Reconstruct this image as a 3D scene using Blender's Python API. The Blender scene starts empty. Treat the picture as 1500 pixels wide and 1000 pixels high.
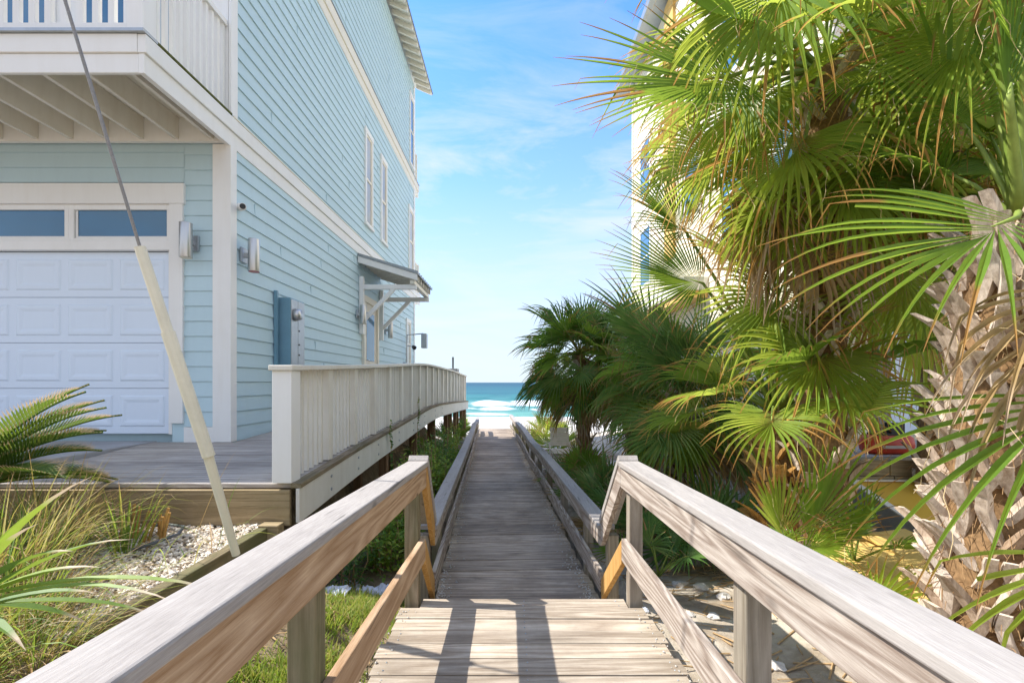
import bpy, math, random
from mathutils import Vector, Matrix, noise as mnoise

random.seed(7)
R = math.radians
scene = bpy.context.scene
COL = scene.collection
EYE = 1.5
F = 667.0


def U(px, py, Y):
    return Vector(((px - 750) * Y / F, Y, EYE + (560 - py) * Y / F))


def lerp(a, b, t):
    return a + (b - a) * t


def sstep(a, b, x):
    t = max(0.0, min(1.0, (x - a) / (b - a)))
    return t * t * (3 - 2 * t)


def interp(tab, x):
    if x <= tab[0][0]:
        return tab[0][1]
    for (x0, y0), (x1, y1) in zip(tab, tab[1:]):
        if x <= x1:
            return lerp(y0, y1, (x - x0) / (x1 - x0))
    return tab[-1][1]


# ------------------------------------------------------------------ materials
def new_mat(name):
    m = bpy.data.materials.new(name)
    m.use_nodes = True
    nt = m.node_tree
    for n in list(nt.nodes):
        nt.nodes.remove(n)
    out = nt.nodes.new('ShaderNodeOutputMaterial')
    b = nt.nodes.new('ShaderNodeBsdfPrincipled')
    nt.links.new(b.outputs[0], out.inputs['Surface'])
    return m, nt, b, out


def N(nt, typ, **kw):
    n = nt.nodes.new(typ)
    for k, v in kw.items():
        setattr(n, k, v)
    return n


def c4(c):
    return (c[0], c[1], c[2], 1.0)


def ramp(nt, fac, stops, interp_='LINEAR'):
    r = N(nt, 'ShaderNodeValToRGB')
    r.color_ramp.interpolation = interp_
    el = r.color_ramp.elements
    while len(el) < len(stops):
        el.new(0.5)
    for e, (p, c) in zip(el, stops):
        e.position = p
        e.color = c4(c)
    nt.links.new(fac, r.inputs[0])
    return r.outputs[0]


def mixc(nt, fac, a, b, blend='MIX'):
    m = N(nt, 'ShaderNodeMix', data_type='RGBA', blend_type=blend)
    for sock, v in ((m.inputs[0], fac), (m.inputs[6], a), (m.inputs[7], b)):
        if hasattr(v, 'links'):
            nt.links.new(v, sock)
        elif isinstance(v, (int, float)):
            sock.default_value = v
        else:
            sock.default_value = c4(v)
    return m.outputs[2]


def pos(nt, scale, obj=False):
    if obj:
        g = N(nt, 'ShaderNodeTexCoord').outputs['Object']
    else:
        g = N(nt, 'ShaderNodeNewGeometry').outputs['Position']
    mp = N(nt, 'ShaderNodeMapping')
    mp.inputs['Scale'].default_value = scale
    nt.links.new(g, mp.inputs['Vector'])
    return mp.outputs[0]


def noise(nt, vec, scale, detail=4, rough=0.55, dist=0.0):
    n = N(nt, 'ShaderNodeTexNoise')
    n.inputs['Scale'].default_value = scale
    n.inputs['Detail'].default_value = detail
    n.inputs['Roughness'].default_value = rough
    n.inputs['Distortion'].default_value = dist
    nt.links.new(vec, n.inputs['Vector'])
    return n.outputs['Fac']


def bump(nt, b, h, strength=0.3, dist=0.01):
    bp = N(nt, 'ShaderNodeBump')
    bp.inputs['Strength'].default_value = strength
    bp.inputs['Distance'].default_value = dist
    nt.links.new(h, bp.inputs['Height'])
    nt.links.new(bp.outputs[0], b.inputs['Normal'])


def rnd_island(nt):
    return N(nt, 'ShaderNodeNewGeometry').outputs['Random Per Island']


def paint(name, col, rough=0.5, dirt=0.12, scale=1.2, dirtcol=None, spec=0.35):
    m, nt, b, o = new_mat(name)
    v = pos(nt, (1, 1, 1))
    n1 = noise(nt, v, scale, 6, 0.65)
    v2 = pos(nt, (6, 6, 0.7))
    n2 = noise(nt, v2, 1.5, 5, 0.7)
    dk = dirtcol or tuple(x * 0.72 for x in col)
    f1 = ramp(nt, n1, [(0.35, (0, 0, 0)), (0.75, (1, 1, 1))])
    f2 = ramp(nt, n2, [(0.45, (0, 0, 0)), (0.85, (1, 1, 1))])
    a = mixc(nt, dirt, col, mixc(nt, f1, col, dk))
    c = mixc(nt, mixc(nt, dirt, (0, 0, 0), f2), a, dk)
    nt.links.new(c, b.inputs['Base Color'])
    b.inputs['Roughness'].default_value = rough
    b.inputs['Specular IOR Level'].default_value = spec
    bump(nt, b, noise(nt, v, 60, 3), 0.06, 0.004)
    return m


def wood(name, axis, light, dark, knots=0.0, var=0.3, stain=0.0, staincol=(0.03, 0.03, 0.028), grain=1.0, green=0.0, rough=0.85, crack=0.6):
    m, nt, b, o = new_mat(name)
    s = [14.0, 14.0, 14.0]
    s[axis] = 0.9
    v = pos(nt, s)
    s2 = [95.0, 95.0, 95.0]
    s2[axis] = 3.6
    vf = pos(nt, s2)
    rid = rnd_island(nt)
    add = N(nt, 'ShaderNodeVectorMath', operation='ADD')
    comb = N(nt, 'ShaderNodeCombineXYZ')
    mul = N(nt, 'ShaderNodeMath', operation='MULTIPLY')
    nt.links.new(rid, mul.inputs[0])
    mul.inputs[1].default_value = 37.0
    for i in range(3):
        nt.links.new(mul.outputs[0], comb.inputs[i])
    nt.links.new(v, add.inputs[0])
    nt.links.new(comb.outputs[0], add.inputs[1])
    # growth rings: bands of a slow noise field, giving cathedral grain
    slow = noise(nt, add.outputs[0], 0.35, 2, 0.5, 0.4)
    m1 = N(nt, 'ShaderNodeMath', operation='MULTIPLY')
    nt.links.new(slow, m1.inputs[0])
    m1.inputs[1].default_value = 26.0 * grain
    fr = N(nt, 'ShaderNodeMath', operation='PINGPONG')
    nt.links.new(m1.outputs[0], fr.inputs[0])
    fr.inputs[1].default_value = 1.0
    fine = noise(nt, vf, 1.9, 8, 0.78)
    gmix = N(nt, 'ShaderNodeMath', operation='MULTIPLY_ADD')
    nt.links.new(fr.outputs[0], gmix.inputs[0])
    gmix.inputs[1].default_value = 0.42 * min(1.0, grain)
    nt.links.new(fine, gmix.inputs[2])
    col = ramp(nt, gmix.outputs[0], [(0.36, light), (0.60, tuple(l * 0.55 + d * 0.45 for l, d in zip(light, dark))), (0.92, dark)])
    s3 = [45.0, 45.0, 45.0]
    s3[axis] = 1.6
    crk = noise(nt, pos(nt, s3), 1.0, 3, 0.5)
    col = mixc(nt, ramp(nt, crk, [(0.64, (0, 0, 0)), (0.72, (crack,) * 3)]), col, tuple(d * 0.35 for d in dark))
    vr = ramp(nt, rid, [(0.0, (1 - var,) * 3), (1.0, (1 + var * 0.4,) * 3)])
    col = mixc(nt, 1.0, col, vr, 'MULTIPLY')
    if knots:
        sk = [6.0, 6.0, 6.0]
        sk[axis] = 3.0
        vv = N(nt, 'ShaderNodeTexVoronoi')
        vv.inputs['Scale'].default_value = 1.0
        nt.links.new(pos(nt, sk), vv.inputs['Vector'])
        kf = ramp(nt, vv.outputs['Distance'], [(0.05, (knots,) * 3), (0.13, (0, 0, 0))])
        col = mixc(nt, kf, col, tuple(x * 0.35 for x in dark))
    if stain:
        st = noise(nt, pos(nt, (1, 1, 1)), 1.1, 8, 0.72)
        sf = ramp(nt, st, [(0.42, (0, 0, 0)), (0.68, (stain,) * 3)])
        col = mixc(nt, sf, col, staincol)
    if green:
        st = noise(nt, pos(nt, (1.5, 1.5, 0.6)), 1.6, 5, 0.6)
        sf = ramp(nt, st, [(0.35, (0, 0, 0)), (0.6, (green,) * 3)])
        col = mixc(nt, sf, col, (0.10, 0.12, 0.045))
    nt.links.new(col, b.inputs['Base Color'])
    b.inputs['Roughness'].default_value = rough
    b.inputs['Specular IOR Level'].default_value = 0.2
    bump(nt, b, gmix.outputs[0], 0.35, 0.004)
    return m


def flat(name, col, rough=0.6, metal=0.0, spec=0.4, nz=0.15, scale=8):
    m, nt, b, o = new_mat(name)
    n1 = noise(nt, pos(nt, (1, 1, 1)), scale, 6, 0.65)
    c = ramp(nt, n1, [(0.25, tuple(x * (1 - nz) for x in col)), (0.75, tuple(min(1, x * (1 + nz)) for x in col))])
    nt.links.new(c, b.inputs['Base Color'])
    b.inputs['Roughness'].default_value = rough
    b.inputs['Metallic'].default_value = metal
    b.inputs['Specular IOR Level'].default_value = spec
    return m


def leaf(name, stops, trans=0.35, tcol=(0.30, 0.42, 0.04), tip=(0.42, 0.24, 0.08), tipfrom=0.86, rough=0.52, spec=0.38):
    """stops: colour by per-leaflet random 'r'; tip colour by 't' along the leaflet"""
    m, nt, b, o = new_mat(name)
    ar = N(nt, 'ShaderNodeAttribute', attribute_name='r')
    at = N(nt, 'ShaderNodeAttribute', attribute_name='t')
    col = ramp(nt, ar.outputs['Fac'], stops)
    nz = noise(nt, pos(nt, (9, 9, 9)), 1.0, 4, 0.6)
    col = mixc(nt, 1.0, col, ramp(nt, nz, [(0.3, (0.72, 0.74, 0.7)), (0.7, (1.15, 1.12, 1.1))]), 'MULTIPLY')
    ad = N(nt, 'ShaderNodeMath', operation='MULTIPLY_ADD')
    nt.links.new(ar.outputs['Fac'], ad.inputs[0])
    ad.inputs[1].default_value = 0.12
    nt.links.new(at.outputs['Fac'], ad.inputs[2])
    tf = ramp(nt, ad.outputs[0], [(tipfrom, (0, 0, 0)), (min(1.0, tipfrom + 0.1), (1, 1, 1))])
    col = mixc(nt, tf, col, tip)
    nt.links.new(col, b.inputs['Base Color'])
    b.inputs['Roughness'].default_value = rough
    b.inputs['Specular IOR Level'].default_value = spec
    tr = N(nt, 'ShaderNodeBsdfTranslucent')
    nt.links.new(mixc(nt, tf, mixc(nt, 0.35, tcol, col), tip), tr.inputs['Color'])
    mx = N(nt, 'ShaderNodeMixShader')
    mx.inputs[0].default_value = trans
    nt.links.new(b.outputs[0], mx.inputs[1])
    nt.links.new(tr.outputs[0], mx.inputs[2])
    nt.links.new(mx.outputs[0], o.inputs['Surface'])
    return m


M = {}
M['siding'] = paint('pale_blue_siding_paint', (0.52, 0.68, 0.745), 0.55, 0.22, 0.5)
M['white'] = paint('white_trim_paint', (0.83, 0.83, 0.82), 0.5, 0.22, 1.0, (0.62, 0.58, 0.50))
M['cream'] = paint('cream_trim_paint', (0.78, 0.74, 0.64), 0.5, 0.2, 1.0, (0.6, 0.53, 0.40))
M['beige'] = paint('soffit_paint', (0.76, 0.73, 0.66), 0.6, 0.3, 1.0, (0.45, 0.38, 0.28))
M['door_white'] = paint('garage_door_paint', (0.70, 0.79, 0.91), 0.45, 0.08, 0.8)
M['rail_white'] = paint('aged_white_rail_paint', (0.78, 0.76, 0.70), 0.55, 0.45, 1.6, (0.55, 0.48, 0.36))
M['fascia_white'] = paint('aged_fascia_paint', (0.74, 0.73, 0.68), 0.6, 0.5, 2.2, (0.50, 0.47, 0.40))
M['yellow'] = paint('mustard_paint', (0.72, 0.42, 0.05), 0.5, 0.15, 2.0)
M['ochre'] = paint('ochre_trim_paint', (0.72, 0.45, 0.13), 0.5, 0.15, 2.0)
M['house_cream'] = paint('warm_cream_siding_paint', (0.82, 0.74, 0.56), 0.6, 0.15, 0.6)
M['concrete'] = flat('concrete', (0.40, 0.39, 0.38), 0.9, 0, 0.2, 0.2, 6)
M['concrete_slab'] = flat('slab_concrete', (0.36, 0.36, 0.37), 0.9, 0, 0.2, 0.15, 3)
M['metal'] = flat('brushed_aluminium', (0.55, 0.55, 0.55), 0.35, 0.9, 0.5, 0.08, 3)
M['galv'] = flat('galvanised_steel', (0.42, 0.45, 0.48), 0.42, 0.7, 0.5, 0.12, 10)
M['roof_metal'] = flat('grey_metal_roof', (0.30, 0.33, 0.35), 0.4, 0.5, 0.5, 0.1, 3)
M['dark'] = flat('dark_plastic', (0.02, 0.02, 0.022), 0.4)
M['panel_blue'] = flat('blue_grey_panel_paint', (0.17, 0.32, 0.42), 0.45, 0.1, 0.5, 0.1, 4)
M['red'] = flat('red_orange_plastic', (0.62, 0.055, 0.02), 0.35, 0, 0.5, 0.1, 6)
M['redlens'] = flat('red_lens', (0.5, 0.02, 0.02), 0.3)
M['pale_strip'] = flat('pale_decal', (0.6, 0.55, 0.5), 0.5)
M['sleeve'] = flat('pale_yellow_plastic', (0.74, 0.69, 0.55), 0.45, 0, 0.4, 0.1, 5)
M['cable'] = flat('steel_cable', (0.26, 0.24, 0.22), 0.5, 0.5, 0.4, 0.3, 90)
M['cushion'] = flat('beige_slat_paint', (0.66, 0.60, 0.50), 0.7)
M['tarp'] = flat('silver_plastic_sheet', (0.62, 0.66, 0.74), 0.3, 0.0, 0.6, 0.2, 20)
M['rock'] = flat('pale_stone', (0.50, 0.47, 0.43), 0.9, 0, 0.2, 0.35, 14)
M['pebble'] = None
M['hose'] = flat('grey_hose_rubber', (0.10, 0.11, 0.12), 0.5)
M['blue'] = flat('blue_plastic', (0.03, 0.12, 0.5), 0.4)
M['stick'] = flat('dry_stem', (0.40, 0.27, 0.14), 0.8, 0, 0.2, 0.3, 30)
M['plywood'] = wood('yellow_plywood', 1, (0.80, 0.60, 0.22), (0.70, 0.45, 0.13), 0.5, 0.1, 0, grain=0.7)
# woods: axis 0 = X, 1 = Y, 2 = Z
M['cap_grey'] = wood('weathered_cap_wood', 1, (0.52, 0.48, 0.445), (0.235, 0.21, 0.195), 0.5, 0.12, 0.15, grain=0.3, crack=0.6)
M['tan'] = wood('tan_rail_wood', 1, (0.66, 0.48, 0.32), (0.36, 0.22, 0.12), 0.85, 0.12, 0.08, grain=0.9)
M['bleached'] = wood('bleached_rail_wood', 1, (0.64, 0.57, 0.50), (0.27, 0.21, 0.17), 0.5, 0.12, 0.1, grain=1.2)
M['orange_wood'] = wood('orange_cut_wood', 2, (0.66, 0.40, 0.15), (0.48, 0.26, 0.08), 0.3, 0.1, 0)
M['post'] = wood('post_wood', 2, (0.44, 0.35, 0.25), (0.24, 0.18, 0.12), 0.3, 0.15, 0.2, green=0.6)
M['post_grey'] = wood('grey_post_wood', 2, (0.47, 0.41, 0.34), (0.27, 0.22, 0.175), 0.3, 0.15, 0.2, green=0.25)
M['brown_post'] = wood('brown_support_wood', 2, (0.34, 0.21, 0.12), (0.20, 0.11, 0.06), 0.2, 0.15, 0.2)
M['plank'] = wood('landing_plank_wood', 0, (0.66, 0.57, 0.46), (0.29, 0.225, 0.165), 0.3, 0.2, 0.55, (0.15, 0.12, 0.09), grain=0.8)
M['deck'] = wood('boardwalk_plank_wood', 0, (0.66, 0.54, 0.42), (0.26, 0.20, 0.15), 0.2, 0.3, 0.6, (0.10, 0.078, 0.06), grain=0.8)
M['drive_plank'] = wood('ramp_plank_wood', 0, (0.60, 0.56, 0.51), (0.34, 0.30, 0.27), 0.1, 0.2, 0.3, (0.16, 0.13, 0.11))
M['timber'] = wood('edging_timber', 0, (0.62, 0.47, 0.29), (0.36, 0.26, 0.15), 0.4, 0.15, 0.3, green=0.25)
M['timber_y'] = wood('bed_edging_timber', 1, (0.38, 0.29, 0.18), (0.20, 0.15, 0.09), 0.3, 0.15, 0.4, green=0.6)
M['rim'] = wood('rim_plank_wood', 1, (0.42, 0.34, 0.24), (0.24, 0.18, 0.12), 0.2, 0.15, 0.3, green=0.3)
M['mossy_edge'] = flat('mossy_deck_edge', (0.11, 0.12, 0.04), 0.95, 0, 0.1, 0.5, 25)
# leaves
M['leaf_green'] = leaf('fan_leaf_green', [(0.0, (0.07, 0.17, 0.025)), (0.45, (0.13, 0.26, 0.035)), (0.8, (0.24, 0.35, 0.05)), (1.0, (0.46, 0.42, 0.12))], 0.48, (0.50, 0.64, 0.07), tipfrom=0.82)
M['leaf_bright'] = leaf('fan_leaf_yellow_green', [(0.0, (0.13, 0.26, 0.03)), (0.5, (0.22, 0.35, 0.045)), (0.85, (0.38, 0.44, 0.08)), (1.0, (0.62, 0.52, 0.18))], 0.55, (0.74, 0.78, 0.12), (0.55, 0.32, 0.10), 0.80)
M['leaf_dark'] = leaf('fan_leaf_deep_green', [(0.0, (0.09, 0.20, 0.055)), (0.5, (0.17, 0.29, 0.075)), (1.0, (0.38, 0.42, 0.13))], 0.3, (0.22, 0.40, 0.07), (0.40, 0.26, 0.12), 0.88)
M['leaf_dead'] = leaf('fan_leaf_dry', [(0.0, (0.36, 0.24, 0.11)), (1.0, (0.55, 0.42, 0.24))], 0.3, (0.6, 0.42, 0.16), (0.5, 0.38, 0.25), 0.7, 0.7, 0.2)
M['petiole'] = leaf('leaf_stalk_green', [(0.0, (0.20, 0.30, 0.05)), (1.0, (0.30, 0.38, 0.08))], 0.1, tipfrom=2.0)
M['thread'] = flat('leaf_thread', (0.50, 0.38, 0.20), 0.8)
M['sago'] = leaf('sago_leaf', [(0.0, (0.05, 0.12, 0.02)), (0.7, (0.10, 0.19, 0.03)), (1.0, (0.28, 0.24, 0.07))], 0.3, (0.3, 0.4, 0.05), (0.62, 0.45, 0.26), 0.80)
M['grass'] = leaf('grass_blades', [(0.0, (0.07, 0.16, 0.02)), (0.30, (0.22, 0.40, 0.045)), (0.44, (0.48, 0.52, 0.09)), (0.54, (0.56, 0.33, 0.15)), (0.75, (0.46, 0.28, 0.15)), (1.0, (0.78, 0.62, 0.42))], 0.4, (0.45, 0.5, 0.08), (0.5, 0.32, 0.15), 0.88)
M['turf'] = leaf('low_turf', [(0.0, (0.13, 0.24, 0.03)), (0.6, (0.27, 0.38, 0.05)), (0.85, (0.42, 0.42, 0.08)), (1.0, (0.50, 0.36, 0.16))], 0.4, (0.5, 0.6, 0.07), (0.5, 0.45, 0.15), 0.9)
M['strap'] = leaf('strap_leaf', [(0.0, (0.12, 0.25, 0.07)), (1.0, (0.34, 0.46, 0.08))], 0.35, (0.45, 0.55, 0.06), (0.60, 0.48, 0.34), 0.80)
M['shrub'] = leaf('shrub_leaf', [(0.0, (0.10, 0.23, 0.03)), (0.6, (0.22, 0.38, 0.05)), (1.0, (0.46, 0.52, 0.10))], 0.45, (0.55, 0.7, 0.08), tipfrom=2.0)
M['vine'] = leaf('vine_leaf', [(0.0, (0.04, 0.12, 0.03)), (1.0, (0.14, 0.26, 0.05))], 0.3, (0.3, 0.5, 0.06), tipfrom=2.0)
def boot_mat(name, stops):
    m, nt, b, o = new_mat(name)
    col = ramp(nt, rnd_island(nt), stops)
    n1 = noise(nt, pos(nt, (30, 30, 5)), 1.0, 7, 0.75)
    col = mixc(nt, 1.0, col, ramp(nt, n1, [(0.3, (0.45, 0.38, 0.32)), (0.6, (1.1, 1.1, 1.1))]), 'MULTIPLY')
    nt.links.new(col, b.inputs['Base Color'])
    b.inputs['Roughness'].default_value = 0.9
    b.inputs['Specular IOR Level'].default_value = 0.15
    bump(nt, b, n1, 0.6, 0.01)
    return m


M['boot_pale'] = boot_mat('bleached_leaf_base', [(0.0, (0.34, 0.24, 0.16)), (0.35, (0.60, 0.49, 0.39)), (1.0, (0.74, 0.65, 0.56))])
M['boot_orange'] = boot_mat('orange_leaf_base', [(0.0, (0.30, 0.16, 0.06)), (0.5, (0.56, 0.31, 0.09)), (1.0, (0.66, 0.46, 0.20))])
M['fibre'] = flat('trunk_fibre', (0.26, 0.16, 0.08), 0.95, 0, 0.1, 0.5, 40)


def glass(name, col, rough=0.04):
    m, nt, b, o = new_mat(name)
    n1 = noise(nt, pos(nt, (1, 1, 1)), 0.8, 2)
    nt.links.new(ramp(nt, n1, [(0.3, col), (0.7, tuple(min(1, c * 1.6) for c in col))]), b.inputs['Base Color'])
    b.inputs['Roughness'].default_value = rough
    b.inputs['Specular IOR Level'].default_value = 0.8
    bump(nt, b, noise(nt, pos(nt, (1, 1, 1)), 2.0, 2), 0.02, 0.02)
    return m


M['glass'] = glass('window_glass', (0.03, 0.12, 0.23))
M['caulk'] = flat('caulk_joint', (0.42, 0.57, 0.64), 0.7)
M['glass_warm'] = glass('window_glass_with_blind', (0.30, 0.29, 0.24))

# pebbles
m, nt, b, o = new_mat('white_pebbles')
c = ramp(nt, rnd_island(nt), [(0.0, (0.42, 0.33, 0.24)), (0.3, (0.66, 0.57, 0.46)), (1.0, (0.82, 0.76, 0.66))])
nt.links.new(c, b.inputs['Base Color'])
b.inputs['Roughness'].default_value = 0.85
M['pebble'] = m

# ground: sand, soil and mulch by position
m, nt, b, o = new_mat('sandy_ground')
v = pos(nt, (1, 1, 1))
sx = N(nt, 'ShaderNodeSeparateXYZ')
nt.links.new(v, sx.inputs[0])
sand = ramp(nt, noise(nt, v, 7, 8, 0.7), [(0.3, (0.42, 0.35, 0.27)), (0.7, (0.62, 0.56, 0.47))])
beach = ramp(nt, noise(nt, v, 1.3, 8, 0.7), [(0.3, (0.60, 0.56, 0.50)), (0.7, (0.70, 0.67, 0.62))])
soil = ramp(nt, noise(nt, v, 10, 8, 0.75), [(0.3, (0.07, 0.05, 0.03)), (0.5, (0.20, 0.14, 0.08)), (0.72, (0.38, 0.30, 0.20))])
nb = noise(nt, v, 0.9, 4, 0.6)
mr = N(nt, 'ShaderNodeMapRange')
mr.inputs[1].default_value = 14.0
mr.inputs[2].default_value = 20.0
nt.links.new(sx.outputs[1], mr.inputs[0])
fx = N(nt, 'ShaderNodeMapRange')
fx.inputs[1].default_value = 0.3
fx.inputs[2].default_value = -0.5
nt.links.new(sx.outputs[0], fx.inputs[0])
patch = ramp(nt, nb, [(0.48, (0, 0, 0)), (0.62, (0.75, 0.75, 0.75))])
lf = mixc(nt, 1.0, fx.outputs[0], (0.8, 0.8, 0.8), 'MULTIPLY')
col = mixc(nt, patch, sand, soil)
col = mixc(nt, lf, col, soil)
col = mixc(nt, mr.outputs[0], col, beach)
nt.links.new(col, b.inputs['Base Color'])
b.inputs['Roughness'].default_value = 0.95
b.inputs['Specular IOR Level'].default_value = 0.1
bump(nt, b, noise(nt, v, 16, 8, 0.75), 0.7, 0.03)
M['ground'] = m

# sea
m, nt, b, o = new_mat('turquoise_sea')
v = pos(nt, (1, 1, 1))
sx = N(nt, 'ShaderNodeSeparateXYZ')
nt.links.new(v, sx.inputs[0])
mr = N(nt, 'ShaderNodeMapRange')
mr.inputs[1].default_value = 50.0
mr.inputs[2].default_value = 600.0
nt.links.new(sx.outputs[1], mr.inputs[0])
col = ramp(nt, mr.outputs[0], [(0.0, (0.13, 0.32, 0.26)), (0.06, (0.055, 0.21, 0.195)), (0.2, (0.02, 0.125, 0.145)), (1.0, (0.008, 0.07, 0.105))])
streak = noise(nt, pos(nt, (0.012, 0.09, 1)), 1.0, 5, 0.6, 0.3)
col = mixc(nt, 1.0, col, ramp(nt, streak, [(0.35, (0.72, 0.78, 0.82)), (0.65, (1.2, 1.14, 1.1))]), 'MULTIPLY')
foam = N(nt, 'ShaderNodeAttribute', attribute_name='foam')
fn = noise(nt, pos(nt, (0.22, 0.34, 1)), 1.0, 9, 0.8, 0.8)
fa = N(nt, 'ShaderNodeMath', operation='ADD')
nt.links.new(foam.outputs['Fac'], fa.inputs[0])
nt.links.new(fn, fa.inputs[1])
ff = ramp(nt, fa.outputs[0], [(0.84, (0, 0, 0)), (1.0, (1, 1, 1))])
col = mixc(nt, ff, col, (0.66, 0.68, 0.68))
nt.links.new(col, b.inputs['Base Color'])
b.inputs['Roughness'].default_value = 0.45
b.inputs['Specular IOR Level'].default_value = 0.12
bump(nt, b, noise(nt, pos(nt, (0.3, 1.1, 1)), 1.0, 6, 0.7), 0.5, 0.25)
M['sea'] = m


# ------------------------------------------------------------------ mesh builder
class MB:
    def __init__(s):
        s.v, s.f, s.mi, s.t, s.r = [], [], [], [], []

    def add(s, verts, faces, mi=0, t=None, r=0.5):
        o = len(s.v)
        s.v += [tuple(p) for p in verts]
        s.f += [tuple(i + o for i in f) for f in faces]
        s.mi += [mi] * len(faces)
        s.t += list(t) if t is not None else [0.0] * len(verts)
        s.r += [r] * len(verts)

    BOXF = [(0, 3, 2, 1), (4, 5, 6, 7), (0, 1, 5, 4), (1, 2, 6, 5), (2, 3, 7, 6), (3, 0, 4, 7)]

    def box(s, x0, x1, y0, y1, z0, z1, mi=0):
        s.add([(x0, y0, z0), (x1, y0, z0), (x1, y1, z0), (x0, y1, z0), (x0, y0, z1), (x1, y0, z1), (x1, y1, z1), (x0, y1, z1)], MB.BOXF, mi)
        return s

    def hexa(s, pts, mi=0):
        s.add(pts, MB.BOXF, mi)
        return s

    def beam(s, p, q, w, h, up=(0, 0, 1), mi=0):
        p, q = Vector(p), Vector(q)
        d = (q - p).normalized()
        u = Vector(up)
        sd = d.cross(u).normalized()
        u = sd.cross(d).normalized()
        a, bb = sd * w / 2, u * h / 2
        s.add([p - a - bb, p + a - bb, q + a - bb, q - a - bb, p - a + bb, p + a + bb, q + a + bb, q - a + bb], MB.BOXF, mi)
        return s

    def path(s, pts, w, h, mi=0, side=None):
        """strip of rectangular section along a polyline; top surface at pts, hanging down h; w across horizontally"""
        n = len(pts)
        vs = []
        for i, p in enumerate(pts):
            p = Vector(p)
            d = Vector(pts[min(i + 1, n - 1)]) - Vector(pts[max(i - 1, 0)])
            sd = Vector((d.y, -d.x, 0)).normalized() * (w / 2)
            vs += [p - sd, p + sd, p + sd - Vector((0, 0, h)), p - sd - Vector((0, 0, h))]
        fs = [(0, 1, 2, 3)]
        for i in range(n - 1):
            a, b_ = i * 4, i * 4 + 4
            for k in range(4):
                k2 = (k + 1) % 4
                fs.append((a + k, b_ + k, b_ + k2, a + k2))
        e = (n - 1) * 4
        fs.append((e + 3, e + 2, e + 1, e))
        s.add(vs, fs, mi)
        return s

    def tube(s, pts, rad, n=8, mi=0, cap=True, r=0.5):
        pts = [Vector(p) for p in pts]
        if isinstance(rad, (int, float)):
            rad = [rad] * len(pts)
        vs, fs = [], []
        for i, p in enumerate(pts):
            d = (pts[min(i + 1, len(pts) - 1)] - pts[max(i - 1, 0)]).normalized()
            a = Vector((0, 0, 1)) if abs(d.z) < 0.9 else Vector((1, 0, 0))
            u = d.cross(a).normalized()
            w = d.cross(u)
            for k in range(n):
                an = 2 * math.pi * k / n
                vs.append(p + (u * math.cos(an) + w * math.sin(an)) * rad[i])
        for i in range(len(pts) - 1):
            for k in range(n):
                k2 = (k + 1) % n
                fs.append((i * n + k, i * n + k2, (i + 1) * n + k2, (i + 1) * n + k))
        if cap:
            fs.append(tuple(range(n))[::-1])
            fs.append(tuple((len(pts) - 1) * n + k for k in range(n)))
        s.add(vs, fs, mi, r=r)
        return s

    def blade(s, p, d, L, w, droop, r=0.5, n=5, fold=0.25, kink=None, mi=0, t0=0.0, side=None):
        """one grass-like leaf: 3 vertices across, bending under gravity"""
        p, d = Vector(p), Vector(d).normalized()
        sd = side or d.cross(Vector((0, 0, 1)))
        if sd.length < 1e-3:
            sd = Vector((1, 0, 0))
        sd = sd.normalized()
        vs, ts, fs = [], [], []
        for k in range(n + 1):
            q = k / n
            ww = w * (0.55 + 1.1 * q if q < 0.35 else 1.0 - ((q - 0.35) / 0.65) ** 1.6)
            ww = max(ww, 0.0004)
            nn = sd.cross(d).normalized()
            vs += [p - sd * ww / 2, p - nn * ww * fold, p + sd * ww / 2]
            ts += [lerp(t0, 1, q)] * 3
            if k < n:
                p = p + d * (L / n)
                dr = droop * (q + 0.25) / n * 2
                if kink is not None and q >= kink:
                    dr += 1.5
                    kink = None
                d = (d + Vector((0, 0, -dr))).normalized()
        for k in range(n):
            a = k * 3
            fs += [(a, a + 1, a + 4, a + 3), (a + 1, a + 2, a + 5, a + 4)]
        s.add(vs, fs, mi, ts, r)

    def build(s, name, mats, parent=None, smooth=False, bevel=0.0, loc=None, attr=False, seg=2):
        me = bpy.data.meshes.new(name)
        off = Vector(loc) if loc is not None else Vector((0, 0, 0))
        me.from_pydata([(a - off.x, b_ - off.y, c_ - off.z) for a, b_, c_ in s.v] if loc is not None else s.v, [], s.f)
        if not isinstance(mats, (list, tuple)):
            mats = [mats]
        for m_ in mats:
            me.materials.append(m_)
        if len(mats) > 1:
            me.polygons.foreach_set('material_index', s.mi)
        if smooth:
            me.polygons.foreach_set('use_smooth', [True] * len(s.f))
        if attr:
            for nm, data in (('t', s.t), ('r', s.r)):
                a = me.attributes.new(nm, 'FLOAT', 'POINT')
                a.data.foreach_set('value', data)
        me.update()
        o = bpy.data.objects.new(name, me)
        COL.objects.link(o)
        if parent is not None:
            o.parent = parent
            wl = wloc(parent)
            o.location = off - wl
            if loc is None:
                o.location = -wl
        else:
            o.location = off
        if bevel:
            md = o.modifiers.new('bevel', 'BEVEL')
            md.width = bevel
            md.segments = seg
            md.limit_method = 'ANGLE'
        return o


WL = {}


def wloc(o):
    v = Vector(o.location)
    while o.parent is not None:
        o = o.parent
        v += Vector(o.location)
    return v


def thing(name, label, cat, loc=(0, 0, 0), group=None):
    o = bpy.data.objects.new(name, None)
    o.empty_display_size = 0.1
    COL.objects.link(o)
    o.location = loc
    tag(o, label, cat, group)
    return o


def tag(o, label, cat, group=None, kind=None):
    o['label'] = label
    o['category'] = cat
    if group:
        o['group'] = group
    if kind:
        o['kind'] = kind
    return o


def struct(o, kind='structure'):
    o['kind'] = kind
    return o


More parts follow.
